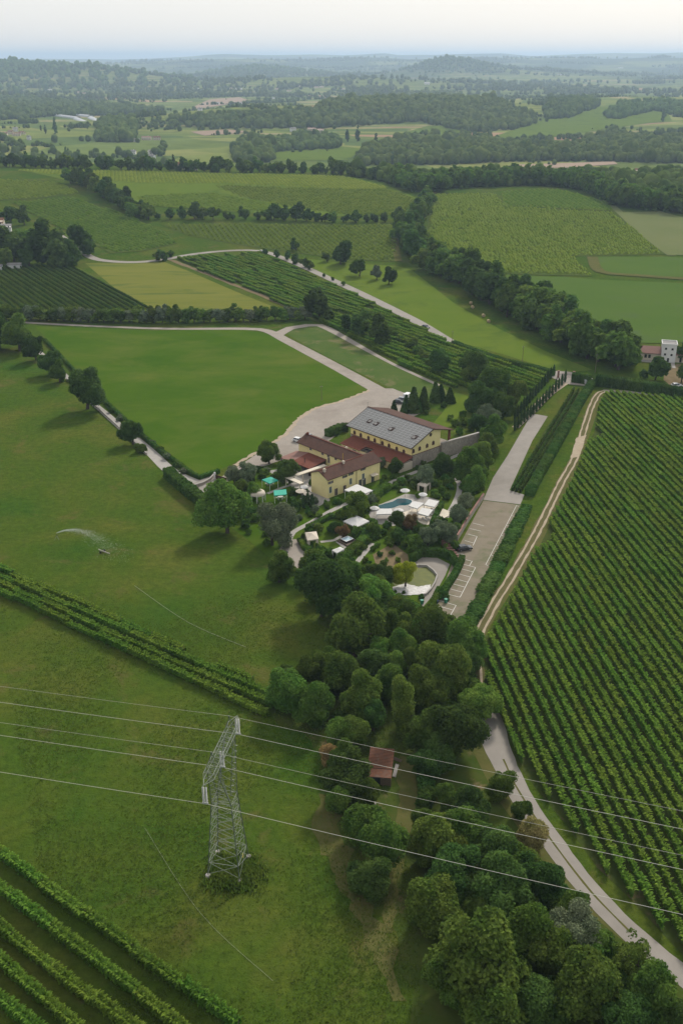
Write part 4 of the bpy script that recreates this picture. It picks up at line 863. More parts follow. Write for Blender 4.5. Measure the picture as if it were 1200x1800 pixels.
# ---- garden
def columnar(name_mesh, seed, mat, n=520, leaf=.10, taper=1.0, cone=False):
    rng = np.random.default_rng(seed); z = rng.uniform(.02, 1, n); r = (1 - z) ** .8 if cone else np.sin(np.clip(z * 1.02 + .05, 0, 1) * math.pi) ** .45
    a = rng.uniform(0, 6.28, n); R = .5 * r * rng.uniform(.85, 1.12, n)
    c = np.stack([np.cos(a) * R, np.sin(a) * R, z], 1); nn = np.stack([np.cos(a), np.sin(a), np.full(n, .45)], 1); nn /= np.linalg.norm(nn, axis=1)[:, None]
    # leaves are scaled with the tree: pre-squash so that they stay roughly square
    V, Fq = leaf_quads(c * [1, 1, 4], nn, leaf, rng, .4, 1.3); V = V / [1, 1, 4]
    m = MB(); m.lathe([(.42 * ((1 - q) ** .8 if cone else math.sin(min(1, q * 1.02 + .05) * math.pi) ** .45) + .001, q) for q in np.linspace(0.02, .98, 9)], 9); k0 = len(V)
    return mesh_mixed(name_mesh, np.concatenate([V, np.array(m.v)]), np.concatenate([Fq, np.array(m.f) + k0]), np.zeros((0, 3), int), mat)
CYP = [columnar('cypress_crown', i, M['cypress'], 420, .16) for i in range(4)]; THU = [columnar('thuja_crown', 20 + i, M['dark'], 900, .11, cone=True) for i in range(3)]
stub = MB(); stub.tube((0, 0, 0), (0, 0, .12), .07, .06, 6); STUB = stub.mesh('trunk', M['bark'])
def column_tree(px, py, h, wd, label, group=None, lib_=CYP, name='cypress', cat='tree', ground=None):
    x, y = ground or P(px, py); t = thing(name, label, cat, (x, y, H(x, y)), random.uniform(0, 6), group); t.scale = (wd, wd, h); put('crown', random.choice(lib_), t); put('trunk', STUB, t); return t
g2 = 'cypresses lining the drive'
pts = [(904 + 27 * k / 5, 757 - 24 * k / 5) for k in range(6)] + [(936 + 56 * k / 10, 729 - 57 * k / 10) for k in range(11)]
for i, (x, y) in enumerate(pts): column_tree(x, y, random.uniform(4.3, 5.4), .95, '%s slim cypress up the right side of the drive' % nth(i + 1), g2)
for i in range(14): column_tree(904 + 68 * i / 13, 738 - 78 * i / 13, random.uniform(4.0, 5.2), .95, '%s slim cypress up the left side of the drive' % nth(i + 1), g2)
for i, (x, y, h) in enumerate([(534, 893, 4.2), (541, 893, 5.2), (549, 895, 4.8)]): column_tree(x, y, h, 1.1, ['left', 'middle', 'right'][i] + ' of three slim cypresses at the house corner', 'cypress trio')
column_tree(455, 900, 4.0, 1.3, 'single light green column tree on the tent lawn', None, THU, 'column_tree')
column_tree(825, 782, 2.6, .9, 'small column tree before the stone wall', None, CYP)
for i, (x, y, h, wd) in enumerate([(692, 724, 4.5, 2.6), (713, 722, 6.2, 3.2), (709, 728, 5, 2.8), (726, 724, 9.5, 5.4), (744, 721, 9.0, 4.8), (764, 706, 8.0, 4.6), (774, 704, 6.5, 4.0), (790, 708, 6.0, 4.2), (735, 724, 5, 3.2)]):
    column_tree(x, y, h, wd, '%s conical thuja from the left behind the solar roof' % nth(i + 1), 'thuja group behind the winery', THU, 'thuja')
for cx, cy, r, k, mt, lab in [
    (472, 797, 20, 'broad', None, 'green tree between yard and red-roofed shed'), (508, 832, 20, 'dark', None, 'dark dense tree left of the house'), (432, 832, 19, 'olive', None, 'grey olive tree right of the entrance gate'), (412, 838, 16, 'olive', None, 'grey olive tree nearest the entrance gate'),
    (448, 862, 16, 'bright', None, 'green tree hiding the round white tent'), (425, 852, 15, 'broad', None, 'tree above the large bright garden tree'), (690, 822, 16, 'dark', None, 'dark tree between house and winery'), (672, 812, 10, 'olive', None, 'pale shrub tree under the house eave'),
    (748, 838, 19, 'olive', None, 'grey olive above the beige tent roof'), (786, 818, 22, 'dark', None, 'dark spreading tree below the stone wall'), (820, 822, 28, 'broad', None, 'round green tree between wall and curved path'), (842, 806, 26, 'broad', None, 'round green tree nearest the wall end'), (832, 850, 22, 'broad', None, 'green tree right of the curved path'), (852, 785, 20, 'broad', None, 'tree above the car park corner'),
    (818, 880, 17, 'olive', None, 'upper silvery olive beside the car park wall'), (800, 905, 17, 'olive', None, 'middle silvery olive beside the car park wall'), (790, 935, 21, 'olive', None, 'lower silvery olive beside the car park wall'), (752, 945, 20, 'olive', None, 'silvery olive below the cabana deck'), (770, 925, 12, 'olive', None, 'small silvery olive at the deck corner'),
    (713, 1012, 22, 'lime', None, 'lime green tree in front of the pond'), (675, 1015, 21, 'dark', None, 'dark glossy tree left of the lime green one'), (652, 1005, 13, 'yellowish', None, 'thin yellowish tree beside the bare bank'),
    (648, 878, 12, 'olive', None, 'grey-green shrub tree right of the pergola'), (626, 893, 24, 'broad', None, 'broad bush between pergola and gazebo'), (660, 930, 14, 'broad', None, 'bush tree right of the white gazebo'), (700, 915, 16, 'dark', None, 'dark round tree below the poolside'), (722, 922, 14, 'russet', None, 'russet tinged round tree below the cabanas'), (700, 943, 16, 'dark', None, 'dark tree above the bare bank'), (728, 955, 16, 'broad', None, 'green tree above the curved hedge'), (735, 935, 12, 'dark', None, 'dark shrub tree below the deck'),
    (602, 935, 12, 'russet', None, 'russet rounded shrub left of the gazebo'), (590, 928, 12, 'dark', None, 'dark rounded shrub next to the russet one')]:
    tree(cx, cy, r, k, lab, 'tree', None, 'garden_tree')
balls = [(575, 890, 6), (670, 848, 6.5), (545, 905, 6), (551, 894, 5), (590, 880, 8), (598, 882, 7), (615, 872, 6), (533, 941, 6), (528, 950, 6), (540, 953, 6), (546, 958, 6), (565, 975, 11), (587, 975, 6), (620, 985, 7), (632, 972, 6), (640, 962, 6), (625, 1000, 6), (645, 950, 7), (655, 945, 7), (662, 958, 6), (675, 935, 8), (685, 955, 9), (690, 972, 6), (668, 975, 6), (678, 985, 5), (700, 985, 6), (655, 965, 6), (640, 985, 7), (648, 990, 5), (662, 940, 8), (640, 1000, 6), (700, 998, 5), (710, 960, 8),
         (720, 940, 9), (742, 965, 8), (690, 838, 6), (702, 850, 6), (676, 838, 6), (728, 850, 6), (735, 870, 7), (762, 866, 8), (775, 862, 8), (784, 872, 7), (792, 856, 7), (770, 850, 7), (782, 848, 8), (790, 845, 7), (715, 1068, 5), (725, 1072, 5), (773, 1050, 6), (783, 1047, 5), (695, 1040, 4), (708, 1042, 4), (740, 1050, 6),
         (520, 895, 7), (512, 905, 7), (528, 885, 7), (505, 890, 6), (515, 880, 8), (560, 905, 7), (500, 865, 6), (445, 845, 8), (465, 830, 8), (455, 825, 7), (485, 835, 8), (495, 820, 8), (410, 862, 7), (400, 852, 5), (590, 762, 6), (800, 745, 9), (815, 740, 10), (828, 752, 8), (812, 728, 8), (825, 718, 9), (835, 725, 8), (790, 735, 7), (808, 760, 8), (750, 725, 5), (778, 712, 6), (790, 838, 8), (770, 832, 8), (755, 820, 7), (745, 815, 6), (735, 822, 6), (800, 775, 7), (812, 800, 8), (798, 790, 7), (770, 798, 8), (758, 802, 6), (850, 830, 10), (845, 770, 9), (815, 855, 9), (826, 868, 8), (805, 925, 8), (812, 895, 9), (775, 950, 8), (782, 962, 6)]
mats = ['box', 'box', 'broad', 'hedge', 'bright', 'olive']
for i, (x, y, r) in enumerate(balls):
    lm = mats[(i * 7 + i // 5) % 6]
    where = 'behind the winery' if y < 770 else 'below the stone wall' if x > 730 and y < 840 else 'around the pool' if 650 < x < 800 and y < 930 else 'around the pond' if y > 980 else 'on the terraced garden slope' if x > 600 else 'around the tents and lawn'
    tree(x, y, r, 'shrub/mid', 'clipped rounded shrub ' + where, 'shrub', 'clipped shrubs ' + where, 'clipped_shrub', mat=lm, zs=1.05)
# beds of mixed shrubs covering the rest of the garden
gp = [P(*p) for p in [(405, 850), (470, 822), (545, 850), (575, 890), (680, 850), (735, 822), (845, 800), (852, 858), (800, 945), (800, 985), (745, 980), (700, 1005), (650, 1015), (560, 1000), (545, 985), (470, 960), (380, 900)]]
keep_out = [[P(*p) for p in q] for q in ([(605, 880), (572, 885), (545, 880), (540, 855), (575, 840), (668, 835), (670, 850), (650, 880), (632, 885)], [(655, 898), (690, 875), (712, 862), (745, 866), (776, 878), (768, 898), (754, 920), (690, 930), (650, 920)], [(600, 930), (626, 912), (652, 930), (626, 945)], [(555, 945), (600, 930), (630, 950), (612, 970), (565, 975)], [(500, 945), (538, 960), (560, 968), (550, 995), (488, 990)], [(532, 940), (560, 938), (564, 962), (540, 965)], [(580, 975), (608, 970), (606, 985), (584, 985)], [(440, 895), (470, 870), (510, 870), (515, 890), (470, 910)], [(450, 850), (490, 842), (508, 870), (480, 885), (440, 880)], [(652, 975), (690, 952), (722, 975), (720, 1000), (662, 1002)])]
paths = [px_line(q, 1.0) for q in ([(508, 950), (515, 936), (540, 922), (570, 905), (578, 900), (610, 885), (640, 872), (668, 858), (700, 842), (730, 830), (770, 815), (815, 795)], [(783, 910), (797, 888), (806, 866), (806, 848), (795, 838)], [(612, 1010), (630, 985), (655, 955)], [(470, 868), (500, 856), (525, 850)])]
A = np.array(gp); k = 0
while k < 190:
    x = random.uniform(A[:, 0].min(), A[:, 0].max()); y = random.uniform(A[:, 1].min(), A[:, 1].max()); X1, Y1 = np.array(x), np.array(y)
    if not inside(gp, X1, Y1) or any(bool(inside(q, X1, Y1)) for q in keep_out) or any(np.min(np.hypot(q[:, 0] - x, q[:, 1] - y)) < 2.7 for q in paths): continue
    k += 1; side = 'left garden' if x < -2 else 'middle garden' if x < 18 else 'right garden'; tone = random.choice(['hedge', 'dark', 'broad', 'bright', 'box', 'olive', 'dark'])
    word = dict(hedge='dark green', dark='very dark green', broad='mid green', bright='bright green', box='fresh green', olive='grey-green')[tone]
    plant_at(x, y, random.uniform(.8, 1.7), 'shrub/mid', '%s shrub in the dense beds of the %s' % (word, side), 'shrub', '%s shrubs of the %s beds' % (word, side), 'garden_shrub', random.uniform(.8, 1.35), tone)
# more trees closing the wood
for zone, poly, n in (('upper', [(540, 1045), (640, 1040), (740, 1110), (830, 1150), (830, 1290), (760, 1340), (735, 1240), (690, 1200), (640, 1190), (560, 1215), (500, 1225), (560, 1180), (620, 1150), (600, 1100)], 30), ('lower', [(745, 1440), (850, 1440), (925, 1530), (1000, 1650), (1080, 1740), (1110, 1800), (800, 1800), (745, 1680), (730, 1560)], 24)):
    A = np.array([P(*p) for p in poly]); k = 0; pl_ = [tuple(a) for a in A]
    while k < n:
        x = random.uniform(A[:, 0].min(), A[:, 0].max()); y = random.uniform(A[:, 1].min(), A[:, 1].max())
        if not inside(pl_, np.array(x), np.array(y)): continue
        k += 1; kd = random.choice(['broad', 'broad', 'dark', 'bright', 'yellowish']); word = dict(broad='mid green', dark='dark', bright='light green', yellowish='olive green')[kd]
        plant_at(x, y, random.uniform(2.4, 4.2), kd, 'smaller %s tree among the big ones of the %s wood' % (word, zone), 'tree', '%s understorey trees of the %s wood' % (word, zone), 'understorey_tree', random.uniform(.9, 1.2))
# undergrowth filling the wood, single shrubs
und = []
wp = [(600, 1040), (700, 1075), (800, 1130), (835, 1200), (830, 1290), (790, 1370), (720, 1330), (640, 1290), (500, 1250), (560, 1190), (620, 1150), (590, 1090)]
wp2 = [(745, 1440), (860, 1440), (960, 1520), (1060, 1650), (1160, 1740), (1150, 1800), (800, 1800), (745, 1680), (730, 1560)]
for poly, n in ((wp, 26), (wp2, 26)):
    A = np.array([P(*p) for p in poly]); k = 0
    while k < n:
        x = random.uniform(A[:, 0].min(), A[:, 0].max()); y = random.uniform(A[:, 1].min(), A[:, 1].max())
        if not inside([tuple(a) for a in A], np.array(x), np.array(y)): continue
        k += 1; plant_at(x, y, random.uniform(1.4, 3.0), 'shrub/mid', 'undergrowth shrub beneath the trees of the %s wood' % ('upper' if poly is wp else 'lower'), 'shrub', 'undergrowth of the %s wood' % ('upper' if poly is wp else 'lower'), 'shrub', 1.0, random.choice(['broad', 'dark', 'bright', None]))
hedge([(742, 1330), (745, 1360), (752, 1400), (745, 1420)], 1.6, 2.2, 'narrow creeper-covered hedge down the dry slope', 'wild', wv=.25)

# ---- woods beyond the ridge: single trees in front, then masses
belt([(-30, 292), (60, 294), (160, 297), (280, 300), (400, 303), (520, 304), (600, 308), (690, 318)], 4.6, 5.0, 1.0, '%s tree from the left in the tree line behind the hill crest', 'tree line behind the hill crest', ('dark/low', 'broad/low'), .6, 1, 1.1, name='hedgerow_tree', sizes=.45)
def leafy_mass(name, px, R, step, rows_, label, mats=('broad', 'broad', 'dark', 'yellowish', 'bright')):
    """many leafy crowns joined by tone into one mesh"""
    ln = px_line(px, 1.0); sL = np.concatenate([[0], np.cumsum(np.linalg.norm(np.diff(ln, axis=0), axis=1))]); pos = 0.0; Vs, Qs, Ts, Ms, k0 = [], [], [], [], 0
    src = [v[0] for v in lib('broad/low')]; data = []
    for me in src:
        co = np.empty(len(me.vertices) * 3, np.float32); me.vertices.foreach_get('co', co); st_ = np.empty(len(me.polygons), np.int32); me.polygons.foreach_get('loop_start', st_); tot = np.empty(len(me.polygons), np.int32); me.polygons.foreach_get('loop_total', tot); li = np.empty(len(me.loops), np.int32); me.loops.foreach_get('vertex_index', li)
        nq = int((tot == 4).sum()); data.append((co.reshape(-1, 3), li[:nq * 4].reshape(-1, 4), li[nq * 4:].reshape(-1, 3)))
    mq, mt = [], []
    while pos < sL[-1]:
        for q in range(rows_):
            r = R * random.uniform(.7, 1.25); x = np.interp(pos, sL, ln[:, 0]) + random.gauss(0, R * .6); y = np.interp(pos, sL, ln[:, 1]) + random.gauss(0, R * .6) + q * R * 1.4; a = random.uniform(0, 6.28); c, Q, T = random.choice(data)
            V = np.stack([(c[:, 0] * math.cos(a) - c[:, 1] * math.sin(a)) * r + x, (c[:, 0] * math.sin(a) + c[:, 1] * math.cos(a)) * r + y, c[:, 2] * r * random.uniform(.9, 1.3) + H(x, y)], 1); Vs.append(V); Qs.append(Q + k0); Ts.append(T + k0); k0 += len(V); k = random.randrange(len(mats)); mq += [k] * len(Q); mt += [k] * len(T)
        pos += R * step
    me = mesh_mixed(name, np.concatenate(Vs), np.concatenate(Qs), np.concatenate(Ts), M[mats[0]])
    for m_ in mats[1:]: me.materials.append(M[m_])
    me.polygons.foreach_set('material_index', np.array(mq + mt, np.int32)); o = put(name, me); struct(o, 'stuff'); return tag(o, label, 'wood')
leafy_mass('wood_edge', [(700, 322), (740, 338), (800, 330), (870, 328), (960, 326), (1040, 338), (1090, 360), (1150, 370), (1230, 378)], 6.5, .8, 4, 'leafy front edge of the right-hand wood behind the vineyard')
def mass(name, px, label, spacing=10.0, R=(4.0, 6.5), lod=1, mat='wood_far', drop=.06, world=None):
    """a wood that reads as one mass: thousands of small rough crowns in one mesh"""
    poly = world or [P(*p) for p in px]; A = np.array(poly)
    X, Y = np.meshgrid(np.arange(A[:, 0].min(), A[:, 0].max(), spacing), np.arange(A[:, 1].min(), A[:, 1].max(), spacing)); X = X.ravel() + RNG.uniform(-.45, .45, X.size) * spacing; Y = Y.ravel() + RNG.uniform(-.45, .45, Y.size) * spacing
    k = inside(poly, X, Y) & (RNG.random(X.size) > drop); X, Y = X[k], Y[k]
    return crowns(name, X, Y, R, lod, mat, label)
def crowns(name, X, Y, R, lod, mat, label, cat='wood'):
    n = len(X); iv, if_ = (ICO0, ICO1, ICO2)[lod]; r = RNG.uniform(R[0] * .75, R[1] * 1.05, n) * (1 + .4 * (RNG.random(n) < .10)); hz = r * RNG.uniform(.85, 1.35, n)
    j = 1 + RNG.uniform(-.22, .22, (n, len(iv), 1)); V = iv[None] * j * np.stack([r, r, hz], 1)[:, None, :]; V[:, :, 0] += X[:, None]; V[:, :, 1] += Y[:, None]; V[:, :, 2] += (hgt(X, Y) + hz * .9)[:, None]
    Fq = (if_[None] + (np.arange(n) * len(iv))[:, None, None]).reshape(-1, 3)
    o = put(name, mesh_np(name, V.reshape(-1, 3), Fq, M[mat])); struct(o, 'stuff'); return tag(o, label, cat)
mass('wood', [(600, 306), (720, 311), (860, 312), (1000, 310), (1100, 311), (1260, 306), (1260, 378), (1120, 366), (1070, 348), (1000, 326), (870, 328), (790, 330), (740, 340), (690, 325)], 'wooded belt behind the right-hand vineyard block', 10, (3.8, 5.8))
mass('wood', [(620, 285), (660, 262), (700, 254), (760, 247), (840, 248), (890, 257), (1000, 262), (1080, 240), (1150, 250), (1280, 232), (1280, 290), (1050, 284), (900, 284), (760, 291), (640, 291)], 'wide dark wood crossing the valley on the right', 10.5, (4.5, 7.5))
mass('wood', [(500, 216), (560, 192), (640, 176), (780, 166), (900, 196), (948, 216), (900, 228), (830, 233), (740, 214), (640, 221), (560, 225)], 'forested hill in the middle of the valley', 12.5, (5, 8))
mass('wood', [(295, 216), (350, 208), (420, 204), (560, 196), (560, 226), (420, 226), (300, 223)], 'dark wood left of the forested hill', 12, (5, 8))
mass('wood', [(-40, 172), (60, 178), (180, 186), (292, 196), (200, 203), (90, 205), (-40, 214)], 'long wood at the left edge of the valley', 13, (5, 8))
mass('wood', [(175, 217), (215, 211), (240, 222), (235, 250), (170, 250)], 'clump of tall trees near the polytunnels', 11, (5, 8))
mass('wood', [(408, 262), (440, 246), (478, 252), (480, 282), (455, 290), (412, 286)], 'tall clump beside the valley meadow', 11, (5, 8))
mass('wood', [(470, 250), (560, 240), (602, 250), (590, 262), (480, 268)], 'tree group behind the valley meadow', 12, (4, 7))
mass('wood', [(955, 196), (1000, 178), (1040, 178), (1050, 190), (1000, 208), (960, 210)], 'hilltop wood above the valley meadow at the right', 12, (5, 8))
mass('wood', [(1060, 205), (1100, 185), (1260, 180), (1260, 218), (1150, 195), (1080, 212)], 'wood at the right edge behind the valley meadow', 13, (5, 8))
# scattered hedgerows and copses of the far plain
X, Y = [], []
for _ in range(120):
    y = random.uniform(1500, 5200) ** 1.0; x = random.uniform(-.42, .42) * y; a = random.choice([.35, .35 + 1.57]) + random.gauss(0, .15); L = random.uniform(60, 300)
    n = int(L / random.uniform(4, 9)); t = np.linspace(0, L, n); X += list(x + np.cos(a) * t + RNG.normal(0, 2.5, n)); Y += list(y + np.sin(a) * t + RNG.normal(0, 2.5, n))
for _ in range(60):
    y = random.uniform(1600, 5200); x = random.uniform(-.42, .42) * y; n = random.randrange(8, 60); sxx = random.uniform(20, 90); X += list(RNG.normal(x, sxx, n)); Y += list(RNG.normal(y, sxx * .5, n))
X = np.array(X); Y = np.array(Y)
clear = [[P(*p) for p in q] for q in ([(868, 240), (960, 205), (1060, 188), (1170, 196), (1180, 212), (1080, 225), (980, 240), (900, 247)], [(610, 282), (640, 262), (600, 258), (480, 268), (480, 284)])]
k = np.ones(len(X), bool)
for q in clear: k &= ~(inside(q, X, Y) & (RNG.random(len(X)) < .93))
crowns('hedgerow_trees', X[k], Y[k], (1.8, 5.2), 1, 'wood_far', 'scattered hedgerow trees and copses of the valley plain', 'trees')
X, Y = [], []
for _ in range(210):
    y = random.uniform(4300, 15000); x = random.uniform(-.42, .42) * y; n = random.randrange(40, 130); a = .35 + random.gauss(0, .3); L = random.uniform(60, 420); t = RNG.normal(0, L, n)
    X += list(x + np.cos(a) * t + RNG.normal(0, 22, n)); Y += list(y + np.sin(a) * t * .6 + RNG.normal(0, 40, n))
crowns('distant_copses', np.array(X), np.array(Y), (5, 11), 0, 'wood_far', 'hazy far copses and woods towards the horizon', 'woods')
def hillwood(name, cx, cy, sx, sy, label, n, R):
    x = RNG.normal(cx, sx, n); y = RNG.normal(cy, sy, n); return crowns(name, x, y, R, 1, 'wood_far', label)
hillwood('wood', -2250, 5900, 520, 520, 'forest covering the hazy hill at the left edge', 3200, (8, 14))
hillwood('wood', 760, 7600, 170, 220, 'trees on the small conical hill below the horizon', 400, (7, 11))
hillwood('wood', -650, 8100, 250, 260, 'trees on the low dark knoll left of centre', 400, (10, 16))

# ---- rough grass around the pylon and meadow tufts
def tufts(name, X, Y, hmin, hmax, mat, label, blades=5, wd=.10):
    n = len(X); B = blades; a = RNG.uniform(0, 6.28, (n, B)); L = RNG.uniform(hmin, hmax, (n, B)); lean = RNG.uniform(.15, .8, (n, B)); ox = RNG.normal(0, hmax * .5, (n, B)); oy = RNG.normal(0, hmax * .5, (n, B))
    bx = X[:, None] + ox; by = Y[:, None] + oy; z = hgt(bx, by); tx = bx + np.cos(a) * L * lean; ty = by + np.sin(a) * L * lean; tz = z + L * np.sqrt(1 - lean ** 2 * .6); w_ = L * wd * 2
    p = a + 1.57; V = np.stack([np.stack([bx + np.cos(p) * w_, by + np.sin(p) * w_, z], -1), np.stack([bx - np.cos(p) * w_, by - np.sin(p) * w_, z], -1), np.stack([tx, ty, tz], -1)], 2).reshape(-1, 3)
    o = put(name, mesh_np(name, V, np.arange(len(V)).reshape(-1, 3), M[mat])); struct(o, 'stuff'); return tag(o, label, 'grass')
cxp, cyp = P(406, 1535); n = 900
tufts('tall_grass', RNG.normal(cxp + .6, 1.9, n), RNG.normal(cyp, 1.8, n), .35, 1.1, 'weeds', 'tall weeds growing between the feet of the pylon', 5)

# the meadow grass near the camera, uncountable tufts
n = 56000; yy = RNG.uniform(90, 215, n); xx = RNG.uniform(-.40, .12, n) * yy
kk = ~inside([P(*p) for p in [(600, 1020), (745, 1440), (730, 1560), (745, 1800), (1100, 1900), (1100, 1200)]], xx, yy) & ((np.sin(xx * .21 + 1) + np.sin(yy * .17) + np.sin(xx * .07 - yy * .11) + RNG.normal(0, .8, n)) > -.4)
tufts('meadow_grass', xx[kk], yy[kk], .12, .34, 'weeds', 'uneven pasture grass around the pylon', 3, .16)

# ------------------------------------------------------------------ buildings of the estate (local axes turned 43 degrees)
TH = math.radians(43); Q0 = Vector((-4.196, 272.02, 0)); E1 = Vector((math.cos(TH), math.sin(TH), 0)); E2 = Vector((-math.sin(TH), math.cos(TH), 0))
def uvw(u, v, z=0): return Q0 + E1 * u + E2 * v + Vector((0, 0, z))
def ray(px, py):
    u = (px - 600) / F_PX; v = (900 - py) / F_PX
    return Vector((u, math.cos(PITCH) + v * math.sin(PITCH), -math.sin(PITCH) + v * math.cos(PITCH)))
def on_v(px, py, v0):      # facade facing -v: gives (u, z)
    d = ray(px, py); o = Vector((0, 0, CAM_H)) - Q0; t = (v0 - o.dot(E2)) / d.dot(E2); p = o + d * t; return p.dot(E1), p.z
def on_u(px, py, u0):      # facade facing -u: gives (v, z)
    d = ray(px, py); o = Vector((0, 0, CAM_H)) - Q0; t = (u0 - o.dot(E1)) / d.dot(E1); p = o + d * t; return p.dot(E2), p.z
def window(parent, axis, c, plane, z, wd, h, fr='trim', gl='glass', name='window', arch=False, shut=None):
    """a framed opening set in a facade; axis 'v': facade at v = plane facing -v, axis 'u': facing -u"""
    def bx(m, a0, a1, d0, d1, z0, z1):
        if axis == 'v': m.box(a0, a1, plane - d1, plane - d0, z0, z1)
        else: m.box(plane - d1, plane - d0, a0, a1, z0, z1)
    m = MB(); bx(m, c - wd / 2, c + wd / 2, .0, .05, z - h / 2, z + h / 2)
    if arch:
        for k in range(5):
            a0 = math.pi * k / 5; x = wd / 2 * math.cos(math.pi * (k + .5) / 5) * 1.0; bx(m, c - wd / 2 * math.sin(math.pi * (k + .5) / 10), c + wd / 2 * math.sin(math.pi * (k + .5) / 10), .0, .045 - k * .002, z + h / 2 + (4 - k) * wd * .09, z + h / 2 + (5 - k) * wd * .09)
    o = m.build(name, M[gl], parent)
    f = MB(); t = .09
    for a0, a1, z0, z1 in ((c - wd / 2 - t, c - wd / 2, z - h / 2 - t, z + h / 2), (c + wd / 2, c + wd / 2 + t, z - h / 2 - t, z + h / 2), (c - wd / 2, c + wd / 2, z - h / 2 - t, z - h / 2), (c - .03, c + .03, z - h / 2, z + h / 2)): bx(f, a0, a1, -.02, .09, z0, z1)
    f.build('frame', M[fr], o)
    if shut:
        s = MB(); bx(s, c - wd / 2 - .5, c - wd / 2 - .1, -.02, .07, z - h / 2, z + h / 2); bx(s, c + wd / 2 + .1, c + wd / 2 + .5, -.02, .07, z - h / 2, z + h / 2); s.build('shutter', M[shut], o)
    return o
house = thing('farmhouse', 'yellow L-shaped farmhouse with brown tiled roofs', 'house', Q0, TH)
m = MB(); m.prism([(0, -.3), (7.2, -.3), (7.2, 6.2), (3.6, 7.75), (0, 6.2)], 0, 22, 'x'); m.build('wall', M['yellow'], house)
m = MB(); m.prism([(14.7, -.3), (21.95, -.3), (21.95, 6.1), (18.3, 7.6), (14.7, 6.1)], 7.15, 30, 'y'); m.build('wall', M['yellow'], house)
m = MB(); m.slab([(-.35, -.6, 6.22), (22.5, -.6, 6.22), (22.5, 3.62, 8.05), (-.35, 3.62, 8.05)], .22); rf = m.build('roof', M['roof'], house)
m = MB(); m.slab([(-.35, 3.63, 8.05), (22.5, 3.63, 8.05), (22.5, 7.75, 6.24), (-.35, 7.75, 6.24)], .22); rf2 = m.build('roof', M['roof'], house)
m = MB(); m.slab([(14.1, 3.7, 6.1), (18.3, 3.7, 7.92), (18.3, 30.5, 7.92), (14.1, 30.5, 6.1)], .22); m.build('roof', M['roof'], house)
m = MB(); m.slab([(18.31, 3.7, 7.92), (22.5, 3.7, 6.1), (22.5, 30.5, 6.1), (18.31, 30.5, 7.92)], .22); rf4 = m.build('roof', M['roof'], house)
m = MB(); m.tube((-.4, 3.63, 8.06), (18.3, 3.63, 8.06), .16, None, 6); m.tube((18.3, 3.7, 7.94), (18.3, 30.6, 7.94), .16, None, 6); m.build('ridge_tiles', M['roof_red'], house)
for (u, v, z) in ((1.2, 2.6, 7.7), (9.5, 3.2, 7.8), (18.3, 29.6, 7.7), (19.0, 12.0, 7.4)):
    m = MB(); m.box(u - .3, u + .3, v - .3, v + .3, z - .6, z + .65); m.box(u - .4, u + .4, v - .4, v + .4, z + .65, z + .75); m.box(u - .25, u + .25, v - .25, v + .25, z + .75, z + .95); m.build('chimney', M['cream'] if v < 20 else M['roof_red'], house)
m = MB(); m.tube((13.7, 7.9, 4.4), (13.7, 7.9, 8.6), .05); m.build('flue_pipe', M['yellowsign'], house)
for px, py in ((581, 848), (606, 837.5), (616.5, 833), (638, 824.5)):
    u, z = on_v(px, py, 0); window(house, 'v', u, 0, min(z, 5.5), 1.1, .75, 'trim', 'glass', shut='shutter' if px != 616.5 else 'greenshut')
for px, py in ((580.5, 861), (616, 846), (638, 837.5)):
    u, z = on_v(px, py, 0); window(house, 'v', u, 0, z, .9, 1.9, 'whitewall', 'greenshut')
for u in (13.6, 15.2, 18.9): window(house, 'v', u, 0, 1.15, 1.2, 2.3, 'trim', 'glass', 'door')
for u, z in ((3.5, 1.2), (7.0, 1.2)): window(house, 'v', u, 0, z, 1.1, 2.2, 'trim', 'shutter', 'door')
for px, py in ((546, 781), (567, 790), (577, 795), (590, 801)):
    v, z = on_u(px, py, 14.7); window(house, 'u', v, 14.7, min(z, 5.4), 1.0, .9, 'trim', 'glass')
v, z = on_u(578, 808.5, 14.7); window(house, 'u', v, 14.7, z, .9, 1.9, 'trim', 'shutter')
m = MB(); m.tube((11.9, -.09, .0), (11.9, -.09, 6.1), .07); m.build('downpipe', M['fascia'], house)
m = MB(); m.slab([(17.6, -1.3, 2.6), (20.2, -1.3, 2.6), (20.2, -.03, 2.9), (17.6, -.03, 2.9)], .1); m.build('door_canopy', M['cream'], house)

winery = thing('winery', 'yellow and stone winery with grey solar panels on its roof', 'building', uvw(36, -.4), TH)
m = MB(); m.box(0, 13.4, 0, 28.3, -.3, 4.3); m.build('stone_base', M['stone'], winery)
m = MB(); m.prism([(.02, 4.3), (13.38, 4.3), (13.38, 9.8), (9.05, 11.0), (.02, 7.35)], .02, 28.28, 'y'); m.build('wall', M['yellow'], winery)
m = MB(); m.box(-.06, 13.46, -.06, 28.36, 4.18, 4.34); m.build('string_course', M['roof_red'], winery)
m = MB(); m.slab([(-1.3, -.9, 7.26), (9.05, -.9, 11.4), (9.05, 29.4, 11.4), (-1.3, 29.4, 7.26)], .28); m.build('roof', M['fascia'], winery)
m = MB(); m.slab([(9.06, -.9, 11.4), (18.9, -.9, 8.75), (18.9, 29.4, 8.75), (9.06, 29.4, 11.4)], .28); m.build('roof', M['roof'], winery)
m = MB(); m.box(8.75, 9.4, -.95, 29.45, 11.38, 11.52); m.build('ridge_cap', M['roof'], winery)
m = MB(); m.box(13.4, 18.9, 0, 28.3, -.3, 4.2); m.build('terrace_base', M['stone'], winery)
for v in (.5, 9.5, 18.5, 27.6):
    m = MB(); m.box(18.0, 18.6, v - .3, v + .3, 4.2, 8.55); m.build('brick_pillar', M['roof_red'], winery)
